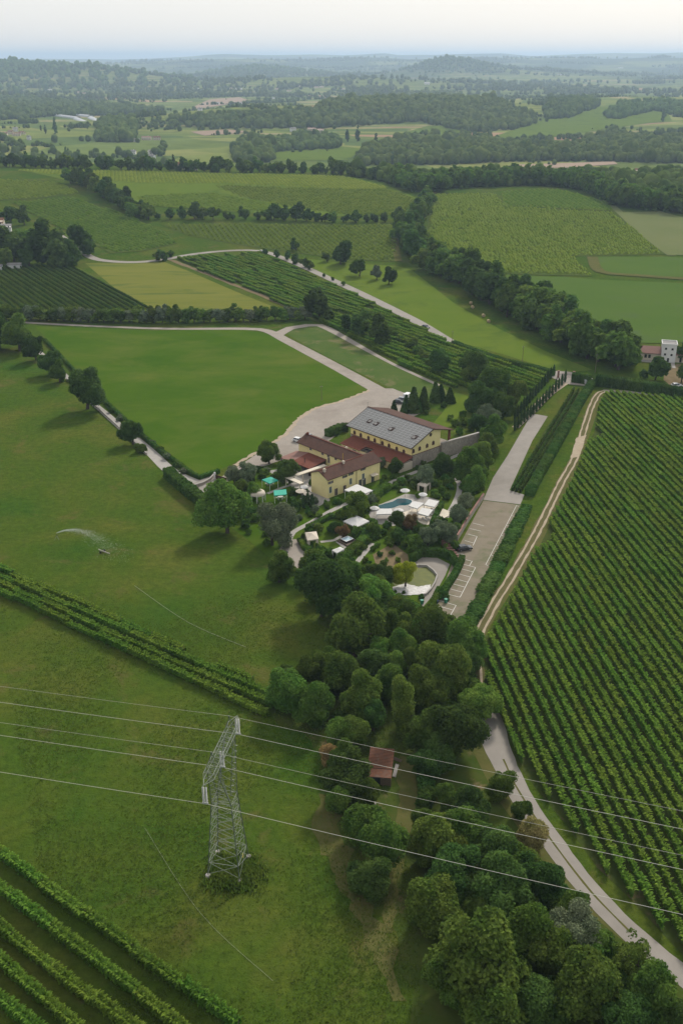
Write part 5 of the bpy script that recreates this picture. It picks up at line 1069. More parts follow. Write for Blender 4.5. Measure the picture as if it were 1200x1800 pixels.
pw, pl = 1.72, 11.15 / 11; sl = math.atan2(11.4 - 7.26, 9.05 + 1.3); ncol = 17
pm = MB(); pm.cur = 0; pm.box(.015, pl - .015, .015, pw - .015, 0, .035); pm.cur = 1; pm.box(.08, pl - .08, .08, pw - .08, .035, .04); PAN = pm.mesh('solar_panel', [M['solarframe'], M['solar']])
skyl = []
for px, py in ((650, 741), (660, 745.3), (686, 754.5), (727, 769.5)):
    # on the near roof slope
    d = ray(px, py); o = Vector((0, 0, CAM_H)) - uvw(36, -.4); du, dv, dz = d.dot(E1), d.dot(E2), d.z; ou, ov, oz = o.dot(E1), o.dot(E2), o.z
    t = (7.26 + (ou + 1.3) * math.tan(sl) - oz) / (dz - du * math.tan(sl)); skyl.append((ou + du * t, ov + dv * t))
for r in range(11):
    for c in range(ncol):
        u = -1.3 + r * pl * math.cos(sl); v = -.8 + c * pw * 1.02; uc = u + pl / 2 * math.cos(sl); vc = v + pw / 2
        if any(abs(uc - a) < .8 and abs(vc - b) < 1.0 for a, b in skyl): continue
        p = put('solar_panel', PAN, winery, (u, v, 7.26 + r * pl * math.sin(sl) + .05)); p.rotation_euler = (0, -sl, 0)
for a, b in skyl:
    sk = MB(); sk.box(-.65, .65, -.75, .75, .02, .22); o = sk.build('skylight', M['shutter'], winery); o.location = (a, b, 7.26 + (a + 1.3) * math.tan(sl)); o.rotation_euler = (0, -sl, 0)
    s2 = MB(); s2.box(-.45, .45, -.5, .5, .221, .25); s2.build('pane', M['roof_grey'], o)
for px, py in ((623, 760), (634, 764.5), (647.5, 769.5), (658.5, 773.5), (672, 778.5), (683.5, 783), (697, 788.5), (709.5, 793.5)):
    v, z = on_u(px, py, 36); window(winery, 'u', v + .4, 0, z - .15, .95, .9, 'roof_red', 'shutter', arch=True)
for px, py in ((726, 793), (737, 788.5), (750, 783.5), (761, 778.5)):
    u, z = on_v(px, py, -.4); window(winery, 'v', u - 36, 0, z - .1, .95, .95, 'roof_red', 'shutter', arch=True)
u, z = on_v(756.5, 764, -.4); m = MB(); m.tube((u - 36, .02, z), (u - 36, -.06, z), .62, None, 14); m.build('round_window', M['shutter'], winery)
m = MB(); m.tube((.15, -.1, .2), (.15, -.1, 7.2), .08); m.tube((-.1, 14, 3.8), (-.1, 14, 7.2), .08); m.build('downpipe', M['fascia'], winery)
m = MB(); m.tube((8.6, 29.0, 11.4), (8.6, 29.0, 13.4), .04); m.tube((8.1, 29, 13.1), (9.1, 29, 13.1), .03); m.build('aerial', M['steel'], winery)

lean = thing('lean_to', 'low red-tiled lean-to along the winery wall', 'outbuilding', uvw(30.2, -1), TH)
for v0, v1 in ((0, 14.4), (18.0, 27.5)):
    m = MB(); m.slab([(-.6, v0, 2.9), (5.75, v0, 4.05), (5.75, v1, 4.05), (-.6, v1, 2.9)], .2); m.build('roof', M['roof_red'], lean)
m = MB(); m.slab([(2.6, 14.4, 3.45), (5.75, 14.4, 4.0), (5.75, 18, 4.0), (2.6, 18, 3.45)], .2); m.build('roof', M['roof_red'], lean)
m = MB(); m.box(0, 5.7, .2, 27.3, 0, 2.6); m.build('wall', M['cream'], lean); m = MB(); m.box(-.05, 2.5, 14.5, 17.9, 2.6, 2.75); m.build('dark_opening', M['glass'], lean)
for v in (3, 8, 12, 21, 25): window(lean, 'u', v, 0, 1.1, 1.4, 2.0, 'wood', 'glass', 'door')

shed = thing('open_shed', 'low red-roofed open shed joined to the left of the farmhouse', 'shed', uvw(8, 17), TH)
m = MB(); m.slab([(-.6, -.6, 2.7), (6.6, -.6, 3.9), (6.6, 8.0, 3.9), (-.6, 8.0, 2.7)], .2); m.build('roof', M['roof_red'], shed)
m = MB(); m.slab([(-.6, 8.02, 2.7), (6.6, 8.02, 3.9), (6.6, 14, 2.8), (-.6, 14, 2.3)], .2); m.build('roof', M['roof_rose'], shed)
m = MB(); m.prism([(-.3, 0), (6.5, 0), (6.5, 3.6), (-.3, 2.45)], -.3, -.15, 'y'); m.build('wall', M['fascia'], shed)  # dark sheet across the open front, its colour stands in for the shade inside
for u, v in ((-.3, 0), (-.3, 5), (-.3, 10), (-.3, 13.4), (3, 13.4)):
    m = MB(); m.box(u - .12, u + .12, v - .12, v + .12, 0, 2.4); m.build('post', M['fascia'], shed)
m = MB(); m.tube((1.4, 4.0, 2.8), (1.4, 4.0, 4.3), .13, None, 8); m.tube((1.4, 4, 4.3), (1.4, 4, 4.5), .2, .2, 8); m.build('flue_pipe', M['fascia'], shed)
terr = thing('roofed_walkway', 'pale walkway roof between shed and farmhouse gable', 'walkway', uvw(-3, 9), TH)
m = MB(); m.slab([(0, 0, 2.9), (1.6, 0, 2.9), (1.6, 7, 2.9), (0, 7, 2.9)], .2); m.slab([(1.62, 5.4, 2.91), (16, 5.4, 2.91), (16, 7, 2.91), (1.62, 7, 2.91)], .2); m.build('roof', M['trim'], terr)
for u, v in ((.2, .2), (1.4, .2), (.2, 6.8), (6, 5.6), (11, 5.6)):
    m = MB(); m.box(u - .1, u + .1, v - .1, v + .1, 0, 2.7); m.build('post', M['trim'], terr)

def wall_run(name, pts, th, h, mat, label, cap=None, cat='wall'):
    t = thing(name, label, cat, (*pts[0], 0)); o0 = Vector((*pts[0], 0)); m = MB(); mc = MB()
    for a, b in zip(pts[:-1], pts[1:]):
        a = Vector((*a, 0)); b = Vector((*b, 0)); d = (b - a).normalized(); n = Vector((-d.y, d.x, 0)) * th / 2; hh = h if not hasattr(h, '__len__') else h
        h0, h1 = (hh, hh) if not hasattr(hh, '__len__') else hh
        q = [a - n, b - n, b + n, a + n]; m.hexa([tuple(p - o0 - Vector((0, 0, .2))) for p in q] + [tuple(q[0] - o0 + Vector((0, 0, h0))), tuple(q[1] - o0 + Vector((0, 0, h1))), tuple(q[2] - o0 + Vector((0, 0, h1))), tuple(q[3] - o0 + Vector((0, 0, h0)))])
        if cap:
            n2 = n * 1.25; q = [a - n2, b - n2, b + n2, a + n2]; hs = (h0, h1, h1, h0)
            mc.hexa([tuple(p - o0 + Vector((0, 0, k + .003))) for p, k in zip(q, hs)] + [tuple(p - o0 + Vector((0, 0, k + .1))) for p, k in zip(q, hs)])
    m.build('masonry', mat, t)
    if cap: mc.build('coping', cap, t)
    return t
sw = [uvw(u, v) for u, v in ((49.5, -.9), (55, -1.2), (60, -1.9), (66.5, -2.6))]
wall_run('stone_wall', [(p.x, p.y) for p in sw], .7, (5.2), M['stone'], 'high old stone wall running right from the winery', M['paver'])
wall_run('boundary_wall', [P(849, 876), P(825, 912), P(803, 950)], .45, 1.6, M['stone'], 'brownish wall along the upper left of the car park', M['roof_rose'])
wall_run('boundary_wall', [P(342, 857), P(358, 852), P(370, 845), P(376, 838)], .35, .9, M['stone'], 'low curved wall at the entrance court', M['paver'])
wall_run('boundary_wall', [P(118, 668), P(150, 700), P(178, 724), P(215, 758), P(258, 800)], .4, .8, M['stone'], 'low stone wall beside the old lane', M['paver'])
wall_run('pond_rim', [P(*p) for p in ((722, 999), (736, 996), (750, 997), (762, 1006), (768, 1014), (764, 1026), (757, 1038), (748, 1047), (736, 1049))], .35, .7, M['paver'], 'grey curved rim wall of the pond', None)
st = thing('garden_stair', 'narrow ramped stair between garden and car park', 'stair', P3(803, 978)); a = Vector((*P(778, 955), 1.6)) - st.location; b = Vector((*P(802, 980), .1)) - st.location
for k in range(9):
    p = a + (b - a) * k / 8; m = MB(); m.box(p.x - .9, p.x + .9, p.y - .35, p.y + .35, -.1, p.z + .1); m.build('step', M['roof_rose'], st)
# gates
g = thing('entrance_gate', 'brown sliding gate with white pillar at the entrance court', 'gate', P3(378, 842), math.radians(-35))
m = MB(); m.box(-.25, .25, -.25, .25, 0, 2.0); m.lathe([(.35, 2.0), (.3, 2.2), (.01, 2.4)], 8); m.build('pillar', M['whitewall'], g)
for k in range(9): part_box('gate_board', M['roof'], g, .35 + k * .5, .8 + k * .5, -.05, .05, .15, 1.5)
part_box('rail', M['fascia'], g, .3, 4.9, .06, .12, 1.2, 1.32)
g = thing('estate_gate', 'iron gate between two brick pillars at the top of the drive', 'gate', P3(980, 664), math.radians(-10))
for x in (0, 6.2):
    m = MB(); m.box(x - .4, x + .4, -.4, .4, 0, 2.8); m.box(x - .5, x + .5, -.5, .5, 2.8, 3.0); m.build('pillar', M['roof_rose'], g)
for k in range(22): part_box('bar', M['fascia'], g, .5 + k * .25, .54 + k * .25, -.02, .02, .1, 1.9)
part_box('rail', M['fascia'], g, .4, 5.8, .021, .06, 1.5, 1.58)

# ---- tents, canopies, parasols
def quad_canopy(name, px4, h, mat, label, cat, rise=.0, group=None, post='metalwhite', sides=False, over=.0):
    """fabric roof on four posts, its corners seen at four pixels"""
    pts = []
    for p in px4:
        x, y = P(px=p[0], py=p[1], up=h) if p[1] > 560 else P(*p); pts.append(Vector((x, y, h)))
    c = sum(pts, Vector()) / 4; c.z = 0; t = thing(name, label, cat, c, 0, group); L = [p - c for p in pts]
    m = MB(); top = Vector((0, 0, h + rise))
    if rise > 0:
        mids = []
        for k in range(4):
            a, b = L[k], L[(k + 1) % 4]; m.poly([a, b, (a + b) / 2 * .52 + Vector((0, 0, (h + rise * .40) - h * .52))  if False else b * .5 + top * .5 - Vector((0, 0, rise * .10)), a * .5 + top * .5 - Vector((0, 0, rise * .10))]); m.poly([a * .5 + top * .5 - Vector((0, 0, rise * .10)), b * .5 + top * .5 - Vector((0, 0, rise * .10)), top])
    else: m.slab([tuple(p) for p in L], .12)
    m.build('canopy', M[mat], t)
    v = MB()
    for k in range(4):
        a, b = L[k], L[(k + 1) % 4]; z = Vector((0, 0, .28)); n = (a + b) * .002; v.poly([a + n - z, b + n - z, b + n + Vector((0, 0, -.0)), a + n])
    v.build('valance', M[mat], t)
    for p in L:
        m = MB(); q = p * .96; m.box(q.x - .06, q.x + .06, q.y - .06, q.y + .06, 0, h - .05); m.build('post', M[post], t)
    if sides:
        for k in range(4):
            a, b = L[k] * .95, L[(k + 1) % 4] * .95
            for f0, f1 in ((0, .22), (.78, 1)):
                s = MB(); p0 = a + (b - a) * f0; p1 = a + (b - a) * f1; n = Vector((p1.y - p0.y, p0.x - p1.x, 0)).normalized() * .06; s.hexa([(p0.x - n.x, p0.y - n.y, .05), (p1.x - n.x, p1.y - n.y, .05), (p1.x + n.x, p1.y + n.y, .05), (p0.x + n.x, p0.y + n.y, .05), (p0.x - n.x, p0.y - n.y, h - .3), (p1.x - n.x, p1.y - n.y, h - .3), (p1.x + n.x, p1.y + n.y, h - .3), (p0.x + n.x, p0.y + n.y, h - .3)]); s.build('curtain', M[mat], t)
    return t
quad_canopy('pergola', [(605, 861), (627, 851), (655, 862), (632, 871)], 3.0, 'white', 'flat white pergola roof in front of the farmhouse', 'pergola')
quad_canopy('gazebo', [(603, 916), (626.5, 905.5), (649, 916), (626, 927)], 2.6, 'white', 'white pyramid-roofed gazebo in the middle of the garden', 'gazebo', 1.3)
quad_canopy('cabana', [(718, 889), (727, 881), (745, 884), (733, 894)], 2.5, 'white', 'white square sun canopy nearest the pool', 'cabana', 0, 'pool cabanas')
quad_canopy('cabana', [(745, 887), (753, 877), (771, 881), (763, 891)], 2.5, 'white', 'white square sun canopy at the upper right corner of the deck', 'cabana', 0, 'pool cabanas')
quad_canopy('cabana', [(734, 902), (741, 892), (761, 896), (752, 907)], 2.5, 'white', 'white square sun canopy at the lower end of the deck', 'cabana', 0, 'pool cabanas')
quad_canopy('cabana', [(661, 904), (663, 894), (688, 894), (690, 903)], 2.2, 'white', 'white canopy left of the pool, behind the garden tree', 'cabana', 0, 'pool cabanas')
quad_canopy('canopy', [(460, 843), (476, 838), (489, 844), (474, 850)], 2.6, 'teal', 'upper teal garden canopy with dining set', 'canopy', .35, 'teal canopies', 'metalwhite')
quad_canopy('canopy', [(481, 862), (503, 860), (504, 869), (482, 871)], 2.6, 'teal', 'lower teal garden canopy on the lawn edge', 'canopy', 0, 'teal canopies', 'metalwhite')
quad_canopy('garden_tent', [(536, 936), (556, 934), (560, 947), (540, 950)], 2.3, 'beige', 'beige curtained garden tent among clipped shrubs', 'tent', .8, None, 'beige', True)
quad_canopy('garden_tent', [(583, 967), (598, 961), (605, 965), (592, 972)], 2.2, 'white', 'small white curtained tent on the lower lawn', 'tent', .45, None, 'metalwhite', True)
quad_canopy('garden_tent', [(733, 851), (744, 843), (757, 847), (748, 856)], 2.4, 'beige', 'beige tent above the pool beside the olive', 'tent', .5, None, 'beige', True)
rt = thing('round_tent', 'round white domed tent on the side lawn', 'tent', P3(453, 880))
m = MB(); m.lathe([(2.35, 2.15), (2.35, 2.5), (2.1, 2.95), (1.5, 3.3), (.7, 3.5), (.02, 3.55)], 16); m.build('canopy', M['beige'], rt, True)
for k in range(8):
    a = math.pi * 2 * k / 8; m = MB(); m.tube((2.25 * math.cos(a), 2.25 * math.sin(a), 0), (2.25 * math.cos(a), 2.25 * math.sin(a), 2.4), .13, .2, 6); m.build('curtain', M['white'], rt)
def parasol(px, py, r, label, mat='white', h=2.5):
    x, y = P(px, py, h); t = thing('parasol', label, 'parasol', (x, y, 0), random.uniform(0, 1), 'white parasols'); m = MB(); m.lathe([(r, h - .12), (r, h), (r * .5, h + .35), (.02, h + .62)], 8); m.build('canopy', M[mat], t)
    m = MB(); m.tube((0, 0, 0), (0, 0, h + .5), .035); m.build('pole', M['wood'], t); m = MB(); m.lathe([(.001, .12), (.35, .12), (.4, 0)], 10); m.build('base', M['concrete'], t); return t
parasol(711.5, 862, 1.5, 'white parasol behind the pool'); parasol(743, 869, 1.35, 'white parasol between beige tent and cabanas')
parasol(658, 893, 1.4, 'white parasol at the left end of the pool'); parasol(529, 863, 1.7, 'pale parasol at the farmhouse corner', 'beige'); parasol(540, 868, 1.2, 'small pale parasol on the house terrace', 'beige')
parasol(535, 856, 1.3, 'white parasol under the walkway edge')
parasol(700, 897, 1.5, 'white parasol at the near edge of the pool')
# pool
pool = [(663, 889), (672, 891), (685, 890), (694, 886), (703, 881), (713, 880), (724, 881), (722, 888), (712, 890), (700, 890), (692, 893), (680, 895), (668, 894)]
pool = [(662, 890), (675, 886), (690, 882), (699, 877), (712, 877), (724, 881), (717, 888), (702, 889), (692, 893), (676, 895), (666, 894)]
pw_ = catmull([P(*p) for p in pool + pool[:1]], .8)[:-1]
drape('pool_coping', [tuple((p - pw_.mean(0)) * 1.06 + pw_.mean(0)) for p in pw_], M['white_stone'], .10, 3)
drape('pool_water', [tuple(p) for p in pw_], M['water'], .13, 2)
deck = thing('sun_deck', 'raised pale deck under the pool cabanas', 'deck', uvw(7.5, -33.2), TH)
for k in range(22): part_box('deck_board', M['trim'], deck, k * .54, k * .54 + .5, 0, 10.5, 0, .3)
def lounger(x, y, rz, label):
    t = thing('sun_lounger', label, 'sun lounger', (x, y, .32), rz, 'pool loungers'); m = MB(); m.box(0, 1.3, -.33, .33, .22, .32); m.build('seat', M['white'], t); m = MB(); m.hexa([(-.6, -.33, .5), (0, -.33, .22), (0, .33, .22), (-.6, .33, .5), (-.6, -.33, .6), (0, -.33, .32), (0, .33, .32), (-.6, .33, .6)]); m.build('backrest', M['white'], t)
    for a in (-.3, 1.2):
        for b in (-.28, .28): part_box('leg', M['deck'], t, a - .03, a + .03, b - .03, b + .03, 0, .24)
for i, (u, v) in enumerate([(9.5, -30.2), (10.6, -30.4), (11.6, -26.4), (12.7, -26.4), (15.2, -27.4), (16.3, -27.4), (8.6, -28.5), (13.4, -29)]):
    p = uvw(u, v); lounger(p.x, p.y, TH + math.radians(-90 + 10 * (i % 3)), '%s white sun lounger on the cabana deck' % nth(i + 1))
def dining(px, py, label, n=6, ground=None):
    x, y = P(px, py); t = thing('garden_table', 'round white garden table at the ' + label, 'table', (x, y, .06), random.uniform(0, 3), 'garden tables'); m = MB(); m.lathe([(.001, .74), (.8, .74), (.8, .70), (.001, .70)], 12); m.build('table_top', M['white'], t); m = MB(); m.tube((0, 0, 0), (0, 0, .7), .06); m.build('leg', M['steel'], t)
    for k in range(n):
        a = 6.283 * k / n; c = thing('garden_chair', 'white chair at the ' + label + ' table', 'chair', (x + 1.15 * math.cos(a), y + 1.15 * math.sin(a), .06), a, 'chairs at the ' + label + ' table')
        part_box('seat', M['white'], c, -.22, .22, -.22, .22, .40, .45); part_box('backrest', M['white'], c, .18, .23, -.22, .22, .45, .9)
        for q in (-.19, .19):
            for s in (-.19, .19): part_box('leg', M['metalwhite'], c, q - .02, q + .02, s - .02, s + .02, 0, .4)
dining(474, 852, 'upper teal canopy'); dining(493, 877, 'lower teal canopy'); dining(632, 873, 'pergola', 5); dining(540, 872, 'house terrace', 4); dining(626, 925, 'gazebo', 6)
tubt = thing('hot_tub', 'square hot tub with pale water on a dark timber deck', 'hot tub', uvw(-17.7, -27.4), TH)
for k in range(8): part_box('deck_board', M['deck'], tubt, k * .53, k * .53 + .49, 0, 4, 0, .4)
m = MB(); m.box(.6, 3.4, 1.0, 3.4, .405, .95); m.build('tub_wall', M['fascia'], tubt); m = MB(); m.box(.8, 3.2, 1.2, 3.2, .952, .99); m.build('water', M['tub'], tubt)
m = MB()
for a in ((.6, 3.4, 1.0, 1.2), (.6, 3.4, 3.2, 3.4), (.6, .8, 1.2, 3.2), (3.2, 3.4, 1.2, 3.2)): m.box(*a, .953, 1.03)
m.build('rim', M['whitewall'], tubt)

# ------------------------------------------------------------------ tiled shed in the wood
sh = thing('tiled_shed', 'small old shed with patched orange clay roof among the trees', 'shed', (4.6, 143.6, 0), math.radians(-7))
m = MB(); m.box(.15, 4.25, .15, 6.9, -.1, 1.75); m.build('wall', M['wood'], sh)
for k, (mat, y0, y1, x0, x1) in enumerate((('roof_orange', 0, 2.0, .3, 4.4), ('roof', 2.03, 5.0, -.1, 4.4), ('roof_rose', 5.03, 7.3, -.1, 2.4), ('roof', 5.03, 7.3, 2.43, 4.4))):
    z = lambda y: 1.9 + y * .12; m = MB(); m.slab([(x0, y0, z(y0)), (x1, y0, z(y0)), (x1, y1, z(y1)), (x0, y1, z(y1))], .08); m.build('roof_panel', M[mat], sh)
m = MB(); z = lambda y: 1.9 + y * .12
for r in range(20):
    y = .05 + r * .36
    m.hexa([(-.08, y, z(y) + .003), (4.38, y, z(y) + .003), (4.38, y + .3, z(y + .3) + .003), (-.08, y + .3, z(y + .3) + .003), (-.08, y, z(y) + .07), (4.38, y, z(y) + .07), (4.38, y + .3, z(y + .3) + .02), (-.08, y + .3, z(y + .3) + .02)]) if r > 5 else None
tl = m.build('tile_courses', M['roof_orange'], sh); tl['kind'] = 'stuff'
m = MB(); m.box(.6, 2.4, .05, .14, 0, 1.7); m.build('dark_opening', M['glass'], sh)
for x in (.1, 2.9, 4.3): part_box('post', M['wood'], sh, x - .08, x + .08, -.15, -.02, 0, 1.8)
for i, (x, y, L, rz, lab) in enumerate([(5.8, 138.2, 4.6, 1.75, 'pale sawn log lying below the tiled shed'), (9.6, 145.6, 3.6, 1.35, 'grey plank pile beside the tiled shed'), (8.4, 151.6, 3.2, -.5, 'weathered timber stack behind the tiled shed')]):
    t = thing('timber_pile', lab, 'timber', (x, y, 0), rz)
    for k in range(4): m = MB(); m.box(0, L, -.3 + k * .16, -.16 + k * .16, .02 + (k % 2) * .12, .16 + (k % 2) * .12); m.build('plank', M['concrete'] if i < 2 else M['wood'], t)

# ------------------------------------------------------------------ pylon and power line
PY = Vector((-18.35, 123.4, 0)); PR = math.radians(-11)
py = thing('lattice_pylon', 'green-grey lattice power pylon standing in the pasture', 'pylon', PY, PR)
def bar(m, a, b, r): m.tube(a, b, r * .72, None, 4)
legs = MB(); br = MB(); HW, WZ, CZ = 2.65, 14.4, 23.0; ww = 1.6
def lx(z): return HW + (ww - HW) * z / WZ
for sx in (-1, 1):
    for sy in (-1, 1): bar(legs, (sx * HW, sy * HW, .2), (sx * ww, sy * ww, WZ), .11)
zz = [0.6, 2.9, 5.0, 6.9, 8.7, 10.3, 11.8, 13.1, WZ]
for z0, z1 in zip(zz[:-1], zz[1:]):
    a, b = lx(z0), lx(z1)
    for s in (-1, 1):
        bar(br, (s * a, -a, z0), (s * b, b, z1), .045); bar(br, (s * a, a, z0), (s * b, -b, z1), .045); bar(br, (-a, s * a, z0), (b, s * b, z1), .045); bar(br, (a, s * a, z0), (-b, s * b, z1), .045)
for z in (2.9, 11.8, WZ):
    a = lx(z)
    for s in (-1, 1): bar(br, (-a, s * a, z), (a, s * a, z), .06); bar(br, (s * a, -a, z), (s * a, a, z), .06)
for s in (-1, 1):      # the two upper limbs of the window, opening along y
    y0, y1 = s * ww, s * 4.6
    for sx in (-1, 1):
        bar(legs, (sx * ww, s * ww, WZ), (sx * .75, s * 4.6, CZ), .09); bar(legs, (sx * .9, s * .35, WZ), (sx * .75, s * 3.5, CZ), .07)
        for k in range(7):
            t0, t1 = k / 7, (k + 1) / 7; A = lambda t: Vector((sx * (ww + (.75 - ww) * t), s * (ww + (4.6 - ww) * t), WZ + (CZ - WZ) * t)); B = lambda t: Vector((sx * (.9 - .15 * t), s * (.35 + 3.15 * t), WZ + (CZ - WZ) * t))
            bar(br, A(t0), B(t1), .04); bar(br, B(t0), A(t1), .035)
    for k in range(7):
        t0, t1 = k / 7, (k + 1) / 7; A = lambda t, sx: Vector((sx * (ww + (.75 - ww) * t), s * (ww + (4.6 - ww) * t), WZ + (CZ - WZ) * t)); bar(br, A(t0, -1), A(t1, 1), .04); bar(br, A(t0, 1), A(t1, -1), .04)
arm = MB()
for sx in (-1, 1):
    for z in (CZ, CZ + 1.1):
        e = 8.3 if z == CZ else 6.4; bar(arm, (sx * .75, -e if z > CZ else -6.2, z), (sx * .75, e if z > CZ else 6.2, z), .08)
    for s in (-1, 1): bar(arm, (sx * .75, s * 6.2, CZ), (0, s * 8.6, CZ + .75), .07); bar(arm, (sx * .75, s * 6.4, CZ + 1.1), (0, s * 8.6, CZ + .75), .07)
ys = [-6.2 + 1.24 * k for k in range(11)]
for y0, y1 in zip(ys[:-1], ys[1:]):
    for sx in (-1, 1): bar(arm, (sx * .75, y0, CZ), (sx * .75, y1, CZ + 1.1), .04); bar(arm, (sx * .75, y0, CZ + 1.1), (sx * .75, y1, CZ), .035)
    for z in (CZ, CZ + 1.1): bar(arm, (-.75, y0, z), (.75, y1, z), .04); bar(arm, (.75, y0, z), (-.75, y0, z), .04)
legs.build('leg_frame', M['steeldark'], py); br.build('bracing', M['steel'], py); arm.build('crossarm', M['steel'], py)
for s in (-1, 1):
    m = MB()
    for sx in (-1, 1):
        for e in (-.7, .7): bar(m, (sx * .7, s * 4.5 + e, CZ + 1.1), (0, s * 4.5, CZ + 3.4), .06)
    m.tube((0, s * 4.5 , CZ + 3.4), (0, s * 4.5, CZ + 3.65), .14, .14, 6); m.build('earth_wire_peak', M['steeldark'], py)
for sx in (-1, 1):
    for sy in (-1, 1): m = MB(); m.lathe([(.001, .5), (.34, .5), (.42, .4), (.42, -.1)], 12, sx * HW, sy * HW); m.build('footing', M['concrete'], py)
for k, y in enumerate((-8.4, 0, 8.4)):
    ins = None
    for sx in (-.22, .22):
        m = MB(); prof = []
        for q in range(16):
            z = CZ + .55 - .25 - q * .17; prof += [(.05, z), (.17, z - .05), (.05, z - .11)]
        m.lathe(prof, 8, sx, y); m.tube((sx, y, CZ + .7), (sx, y, CZ - 2.6), .03, None, 5); m.build('insulator', M['insul'], py)
    m = MB(); m.box(-.45, .45, y - .12, y + .12, CZ - 2.75, CZ - 2.5); m.build('clamp', M['insul'], py)
for k in range(9): part_box('climbing_bracket', M['insul'], py, .86, 1.25, .9 + k * .39, .98 + k * .39, WZ + .5 + k * .82, WZ + .58 + k * .82)
m = MB(); m.box(HW - .5, HW - .44, .8, 1.3, 1.6, 2.3); m.build('warning_sign', M['yellowsign'], py)
LD = math.radians(-15.5)
def wire(y, z, r, label, name, sag=.055):
    o = PY + Matrix.Rotation(PR, 3, 'Z') @ Vector((0, y, z)); m = MB(); pts = []
    for t in np.concatenate([np.arange(-240, -100, 20), np.arange(-100, 101, 5), np.arange(120, 241, 20)]):
        at = abs(t); pts.append(Vector((math.cos(LD) * t, math.sin(LD) * t, -sag * at + .000165 * at * at)))
    for a, b in zip(pts[:-1], pts[1:]): m.tube(a, b, r, None, 5, False)
    w_ = m.build(name, M['wire'], None, True, o); return tag(w_, label, 'power cable')
wire(8.4, CZ - 2.75, .034, 'upper of the three thick power conductors', 'power_conductor'); wire(0, CZ - 2.75, .034, 'middle of the three thick power conductors', 'power_conductor'); wire(-8.4, CZ - 2.75, .034, 'lowest power conductor, nearest the camera', 'power_conductor')
wire(4.5, CZ + 3.65, .020, 'thin earth wire above all conductors', 'earth_wire'); wire(-4.5, CZ + 3.65, .020, 'thin earth wire between upper and middle conductor', 'earth_wire')

# ------------------------------------------------------------------ cars
WH = None
def car(px, py_, head, paint, label, L=4.3, Wd=1.78, Hh=1.48, van=False, group='parked cars'):
    p = P3(px, py_); t = thing('van' if van else 'parked_car', label, 'van' if van else 'car', (p.x, p.y, p.z + (.1 if py_ > 560 else .15)), math.radians(head), group); h = L / 2; w2 = Wd / 2
    if van: prof = [(-h, .35), (h, .35), (h, .95), (h * .78, 1.15), (h * .52, 2.0), (-h * .97, 2.05), (-h, 1.9)]
    else: prof = [(-h, .38), (-h * .97, .28), (h * .97, .28), (h, .5), (h * .97, .72), (h * .5, .90), (-h * .86, .96), (-h, .85)]
    m = MB(); m.prism(prof, -w2, w2, 'y'); b = m.build('body', M[paint], t)
    if not van:
        z0, z1 = .9, Hh; A = [(-h * .88, z0), (h * .50, z0), (h * .14, z1), (-h * .66, z1)]; i = w2 * .95; j = w2 * .76
        m = MB(); m.hexa([(A[0][0], -i, z0), (A[1][0], -i, z0), (A[1][0], i, z0), (A[0][0], i, z0), (A[3][0], -j, z1 - .05), (A[2][0], -j, z1 - .05), (A[2][0], j, z1 - .05), (A[3][0], j, z1 - .05)]); m.build('windows', M['glass'], t)
        m = MB(); m.box(A[3][0] - .05, A[2][0] + .02, -j - .02, j + .02, z1 - .05, z1)
        for s in (-1, 1): bar(m, (A[1][0], s * i, z0), (A[2][0], s * j, z1 - .02), .05); bar(m, (A[0][0], s * i, z0), (A[3][0], s * j, z1 - .02), .07); bar(m, (-.25, s * i * 1.0, z0), (-.3, s * j, z1 - .02), .05)
        m.build('roof', M[paint], t)
    else:
        m = MB(); m.hexa([(h * .80, -w2 * .9, 1.14), (h * .81, -w2 * .9, 1.14), (h * .81, w2 * .9, 1.14), (h * .8, w2 * .9, 1.14), (h * .54, -w2 * .9, 1.95), (h * .56, -w2 * .9, 1.95), (h * .56, w2 * .9, 1.95), (h * .54, w2 * .9, 1.95)]); m.build('windscreen', M['glass'], t)
    for sx in (-1, 1):
        for sy in (-1, 1):
            cx = sx * h * .62; y0, y1 = (w2 - .16, w2 + .02) if sy > 0 else (-w2 - .02, -w2 + .16)
            m = MB(); m.tube((cx, y0, .31), (cx, y1, .31), .31, None, 12); ty = m.build('wheel', M['tyre'], t); yo = y1 + .004 if sy > 0 else y0 - .004
            m = MB(); m.tube((cx, yo - .004, .31), (cx, yo + .004, .31), .19, None, 10); m.build('rim', M['rim'], ty)
    for s in (-1, 1): part_box('headlight', M['lamp'], t, h * .965, h * 1.005, s * w2 * .72 - .2, s * w2 * .72 + .2, .55, .70); part_box('tail_light', M['redlamp'], t, -h * 1.005, -h * .965, s * w2 * .8 - .15, s * w2 * .8 + .15, .6, .84)
    return t
car(525, 777, -30, 'car_white', 'white estate car parked on the gravel yard'); car(544, 771, -50, 'car_silver', 'silver car half hidden behind the farmhouse roof')
car(701, 709, -20, 'car_black', 'dark car parked left of the thujas'); car(708, 705, -20, 'car_silver', 'silver car behind the dark one near the thujas')
car(815, 967, 20, 'car_black', 'black car parked against the car park wall'); car(494, 978, 60, 'car_blue', 'dark car in the shade of the gravel court')
car(461, 444, -20, 'car_white', 'white car driving on the country road'); car(748, 577, -50, 'car_black', 'dark car driving on the country road')
car(1035, 675, 10, 'car_white', 'white van by the hedge near the gate', 4.6, 1.9, van=True); car(716, 700, 60, 'car_white', 'white van behind the thujas', 4.4, 1.9, van=True)
car(1188, 680, 10, 'car_white', 'white car at the edge of the dirt yard on the right')

